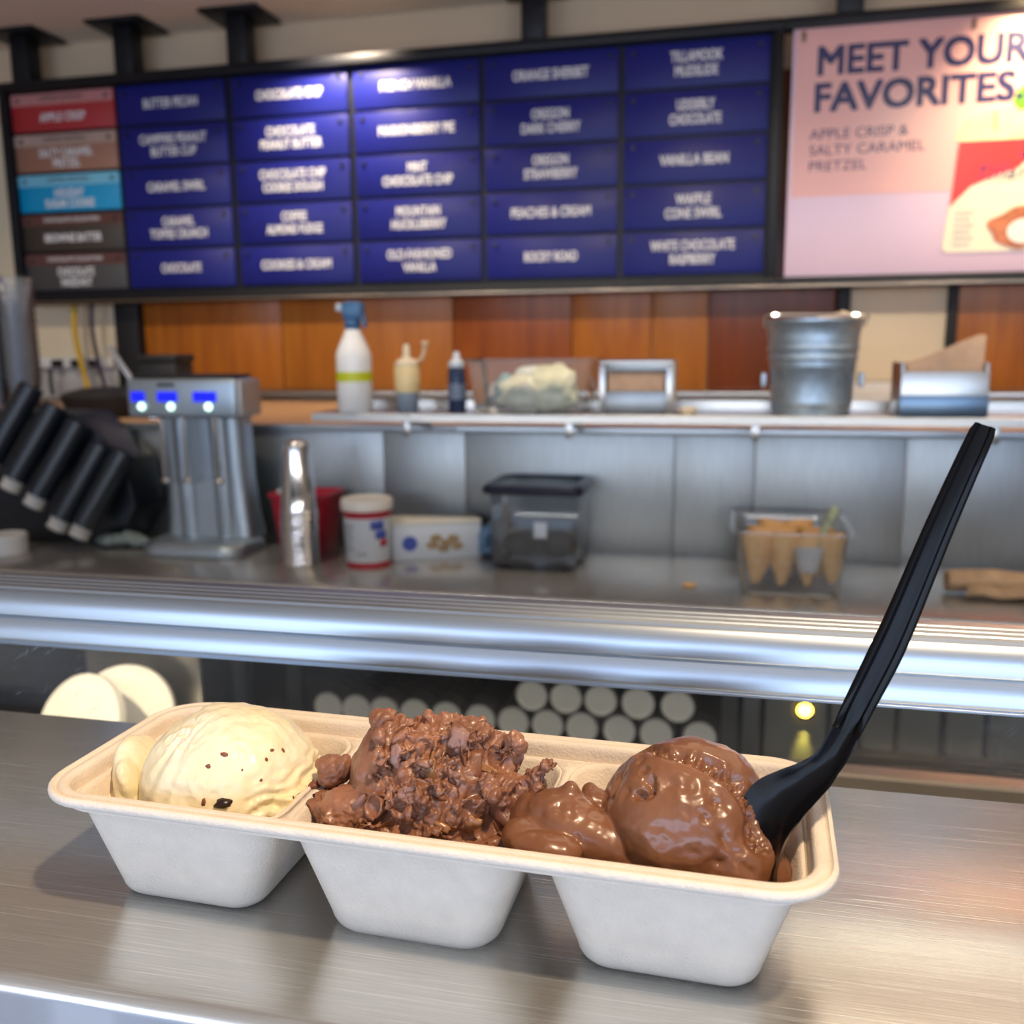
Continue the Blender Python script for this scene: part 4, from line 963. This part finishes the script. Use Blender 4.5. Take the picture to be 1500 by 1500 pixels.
for s in (-1, 1): obj('arm', tube(spline([(-.012, s * .012, -.03), (.004, s * .014, .03), (.018, s * .010, .065), (.026, s * .002, .085)], 6), [.006] * 12 + [.009] * 7, 8), GRN, ut)
# crumb of cone, paper bag
lump('cone_crumb', (-.077, 1.903, -.2955), (.014, .008, .0042), WAF, None, 41, .3, 3); tag(bpy.data.objects['cone_crumb'], 'small broken piece of cone on the back counter', 'crumb')
bag = thing('paper_bag', 'rolled brown paper bag lying at the right of the back counter', 'bag', (.50, 1.945, -.2995))
KR = mat('kraft_paper', (.46, .31, .19, 1), .75, var=.12, vscale=30, bump=.5, bscale=90, bdist=.002)
bm = NB(); loops = []
for i in range(26):
    s = i / 25; lp = []
    for j in range(28):
        a = 2 * PI * j / 28; r1 = .030 + .006 * s; r2 = .018 + .004 * math.sin(s * 3)
        wob = 1 + .20 * noise.noise(Vector((math.cos(a) * 1.4, math.sin(a) * 1.4, s * 6)))
        lp.append(Vector((-.085 + .25 * s, r1 * math.cos(a) * wob + .01 * math.sin(5 * s), .026 + r2 * math.sin(a) * wob + .003 * math.sin(7 * s))))
    loops.append(lp)
inner = [Vector((p_.x + .0006, p_.y * .86, .026 + (p_.z - .026) * .82)) for p_ in loops[0]]
deep = [Vector((p_.x + .05, p_.y * .7, .026 + (p_.z - .026) * .6)) for p_ in loops[0]]
loft(bm, [deep, inner] + loops, True, True)
zmin = min(v.co.z for v in bm.verts)
for v in bm.verts: v.co.z -= zmin
obj('bag_roll', bm, KR, bag, auto=180)
bm = NB(); loft(bm, [[(-.06 + .03 * i + .004 * (k % 2), -.034 - .012 * k, .030 - .009 * k + .004 * math.sin(i * 2.1)) for i in range(8)] for k in range(3)], False, False, False)
o = obj('folded_flap', bm, KR, bag, auto=180); solid(o, .0008, 0)

# ================================================================== ON THE WALL SHELF
SZ = .0412
sb = thing('spray_bottle', 'white spray bottle with lime label and blue trigger on the shelf', 'spray bottle', (-.843, 2.035, SZ))
MILK = mat('milky_plastic', (.84, .84, .83, 1), .35, var=.03)
obj('bottle', lathe([(.001, 0), (.037, 0), (.040, .004), (.040, .125), (.0385, .135), (.030, .155), (.0185, .180), (.0145, .192), (.0145, .198), (.001, .198)], 32, None, False, False), MILK, sb)
obj('label_band', lathe([(.0402, .070), (.0406, .070), (.0406, .092), (.0402, .092)], 32, None, False, False), mat('lime_label', (.52, .56, .01, 1), .45), sb)
SBL = mat('blue_trigger', (.04, .13, .28, 1), .35)
obj('collar', lathe([(.0165, .186), (.018, .188), (.018, .204), (.0150, .207), (.001, .207)], 24, None, True, False), SBL, sb)
obj('trigger_head', prism([(-.016, .207), (.013, .207), (.022, .214), (.026, .232), (.024, .246), (-.010, .248), (-.022, .240), (-.020, .228)], -.013, .013, None, .003), SBL, sb)
obj('trigger', prism([(.018, .222), (.027, .224), (.031, .205), (.034, .190), (.028, .188), (.024, .205)], -.006, .006, None, .001), SBL, sb)
obj('nozzle', bx(-.036, -.0215, -.009, .009, .226, .243, .003), mat('nozzle_grey', (.48, .55, .62, 1), .4), sb)
sq = thing('squeeze_bottle', 'cream squeeze bottle with a tethered cap on the shelf', 'bottle', (-.722, 2.05, SZ))
obj('sauce', lathe([(.001, 0), (.021, 0), (.0235, .003), (.0260, .045)], 26, None, False, False), mat('grey_blue_sauce', (.22, .28, .36, 1), .4), sq)
obj('bottle_wall', lathe([(.0260, .0452), (.0285, .060), (.0295, .096), (.0265, .104), (.001, .104)], 26, None, False, False), mat('cream_sauce', (.74, .58, .30, 1), .4), sq)
obj('cap', lathe([(.0275, .1042), (.0275, .110), (.020, .118), (.009, .123), (.0075, .146), (.0055, .152), (.001, .152)], 24, None, True, False), mat('ivory_cap', (.70, .60, .44, 1), .4), sq)
obj('tether', tube(spline([(.020, 0, .113), (.036, -.004, .118), (.043, -.004, .135), (.046, -.004, .158)], 6), [.0045] * 15 + [.006, .0085, .0085, .0075], 10), mat('tether_plastic', (.66, .50, .32, 1), .4), sq)
mk = thing('dark_bottle', 'slim navy bottle with a white cap on the shelf', 'bottle', (-.602, 2.04, SZ))
obj('bottle', lathe([(.001, 0), (.0185, 0), (.0200, .003), (.0200, .092), (.016, .100), (.001, .100)], 24, None, False, False), mat('navy_bottle', (.02, .035, .085, 1), .25), mk)
obj('label', lathe([(.0202, .030), (.0205, .030), (.0205, .064), (.0202, .064)], 24, None, False, False), mat('grey_wrap', (.12, .16, .24, 1), .4), mk)
obj('cap', lathe([(.0175, .1002), (.0185, .102), (.0175, .112), (.009, .118), (.006, .134), (.001, .135)], 20, None, True, False), mat('cap_white', (.62, .68, .76, 1), .4), mk)
sbn = thing('shelf_bin', 'clear bin of pale packets in the middle of the shelf', 'bin', (-.435, 2.085, SZ))
bm = NB(); loft(bm, [rrect(.118, .070, .02, 0), rrect(.122, .074, .02, .003), rrect(.136, .085, .022, .112), rrect(.146, .094, .024, .114), rrect(.147, .095, .024, .118), rrect(.136, .085, .022, .118)], True, False)
obj('bin_wall', bm, CLEAR, sbn)
pk = [(-.020, -.030, .042, (.060, .028, .042), (.86, .82, .62, 1), 'cream packet at the front of the shelf bin'), (.045, -.022, .052, (.058, .034, .052), (.88, .84, .58, 1), 'large yellow packet at the right of the shelf bin'),
      (.010, .025, .058, (.074, .028, .052), (.86, .86, .78, 1), 'white packet at the back of the shelf bin'), (-.062, -.018, .050, (.026, .026, .030), (.26, .42, .44, 1), 'small teal packet in the shelf bin'), (-.085, .010, .034, (.024, .030, .028), (.45, .40, .40, 1), 'small greyish packet at the left of the shelf bin')]
for i, (x, y, z, r, c, lab) in enumerate(pk):
    q = lump('packet', (-.435 + x, 2.085 + y, SZ + z), r, mat('packet_film_%s' % 'abcde'[i], c, .35, var=.08, vscale=40), None, 70 + i, .30, 4)
    tag(q, lab, 'packet')
nd = thing('napkin_dispenser', 'steel napkin dispenser with an open front beside the shelf bin', 'napkin dispenser', (-.203, 2.07, SZ))
fr = NB(); box(fr, -.076, .076, -.062, .06, .104, .114, .002); box(fr, -.076, -.064, -.062, .06, 0, .104, .001); box(fr, .064, .076, -.062, .06, 0, .104, .001); box(fr, -.064, .064, .05, .06, 0, .104)
obj('casing', fr, STEEL, nd); obj('front_plate', bx(-.064, .064, -.066, -.055, .0, .050, .002), mat('dull_steel', (.30, .32, .34, 1), .35, .9), nd)
NAPK = mat('brown_napkin', (.50, .33, .22, 1), .8, var=.06, vscale=40)
for k in range(6): obj('napkin', bx(-.060, .060, -.050 + k * .015, -.038 + k * .015, .002, .092 - .002 * (k % 2), .002), NAPK, nd)
obj('side_plate', bx(.0762, .080, -.058, .056, .002, .112, .001), mat('cream_steel', (.60, .55, .46, 1), .35, .6), nd)
lc = obj('cream_cap', lathe([(.001, 0), (.016, 0), (.018, .003), (.018, .012), (.016, .015), (.001, .015)], 20, None, False, False), mat('cream_cap_plastic', (.76, .60, .40, 1), .4), None, loc=(-.094, 2.03, SZ), auto=40)
tag(lc, 'small cream cap beside the napkin dispenser', 'cap')
bk = thing('metal_bucket', 'galvanised metal bucket with two raised bands on the shelf', 'bucket', (.158, 2.10, SZ))
obj('bucket_wall', lathe([(.001, .002), (.076, .002), (.0785, 0), (.080, .004), (.0815, .022), (.0830, .024), (.0822, .027), (.0870, .110), (.0905, .113), (.0905, .119), (.0880, .122), (.0885, .130), (.0920, .133), (.0920, .139), (.0898, .142), (.0955, .188), (.0985, .190), (.0985, .195), (.0950, .195), (.0780, .006), (.001, .006)], 48, None, False, False), GALV, bk, auto=50)
for s in (-1, 1): obj('ear', bx(s * .098 - .005, s * .098 + .005, -.014, .014, .055, .085, .003), GALV, bk)
obj('bail', tube(spline([(-.098, 0, .180), (-.101, -.03, .200), (-.085, -.045, .2035), (-.0, -.05, .2025), (.08, -.045, .2015), (.101, -.03, .200), (.098, 0, .180)], 8), .0022, 8), CHROME, bk)
for i, (x, y, z, lab) in enumerate(((.035, -.02, .192, 'brown paper scrap showing at the top of the bucket'), (.060, .01, .196, 'pale paper scrap at the right of the bucket rim'))):
    q = lump('paper_scrap', (.158 + x * .8, 2.10 + y, SZ + z - .004), (.034 - .008 * i, .02, .016), NAPK if i == 0 else mat('pale_scrap', (.62, .50, .36, 1), .7), None, 80 + i, .4, 3, (0, -.25, 0))
    tag(q, lab, 'paper')
nh = thing('napkin_holder', 'low steel napkin holder at the right end of the shelf', 'napkin holder', (.400, 2.065, SZ + .001))
fr = NB(); box(fr, -.080, .080, -.062, -.055, 0, .088, .001); box(fr, -.080, .080, .055, .062, 0, .105, .001); box(fr, -.080, -.074, -.055, .055, 0, .105, .001); box(fr, .074, .080, -.055, .055, 0, .105, .001); box(fr, -.074, .074, -.055, .055, 0, .004)
obj('casing', fr, STEEL, nh); obj('lower_band', bx(-.081, .081, -.0645, -.0622, 0, .042, .001), mat('blue_steel_band', (.16, .24, .34, 1), .3, .8), nh)
pts = [(-.070, .010), (.070, .010), (.073, .158), (.060, .158), (.030, .146), (-.02, .122), (-.070, .104)]
for k in range(5):
    tag(obj('paper_napkin', prism([(x - .004 * k * (z > .11), z - .006 * k * (z > .11)) for x, z in pts], -.045 + k * .017, -.032 + k * .017, None, .002), NAPK, None, loc=(.400, 2.065, SZ + .001), auto=40),
        'brown paper napkin, %s from the front of the low steel holder' % ORD[k], 'napkin', 'napkins in the steel holder')
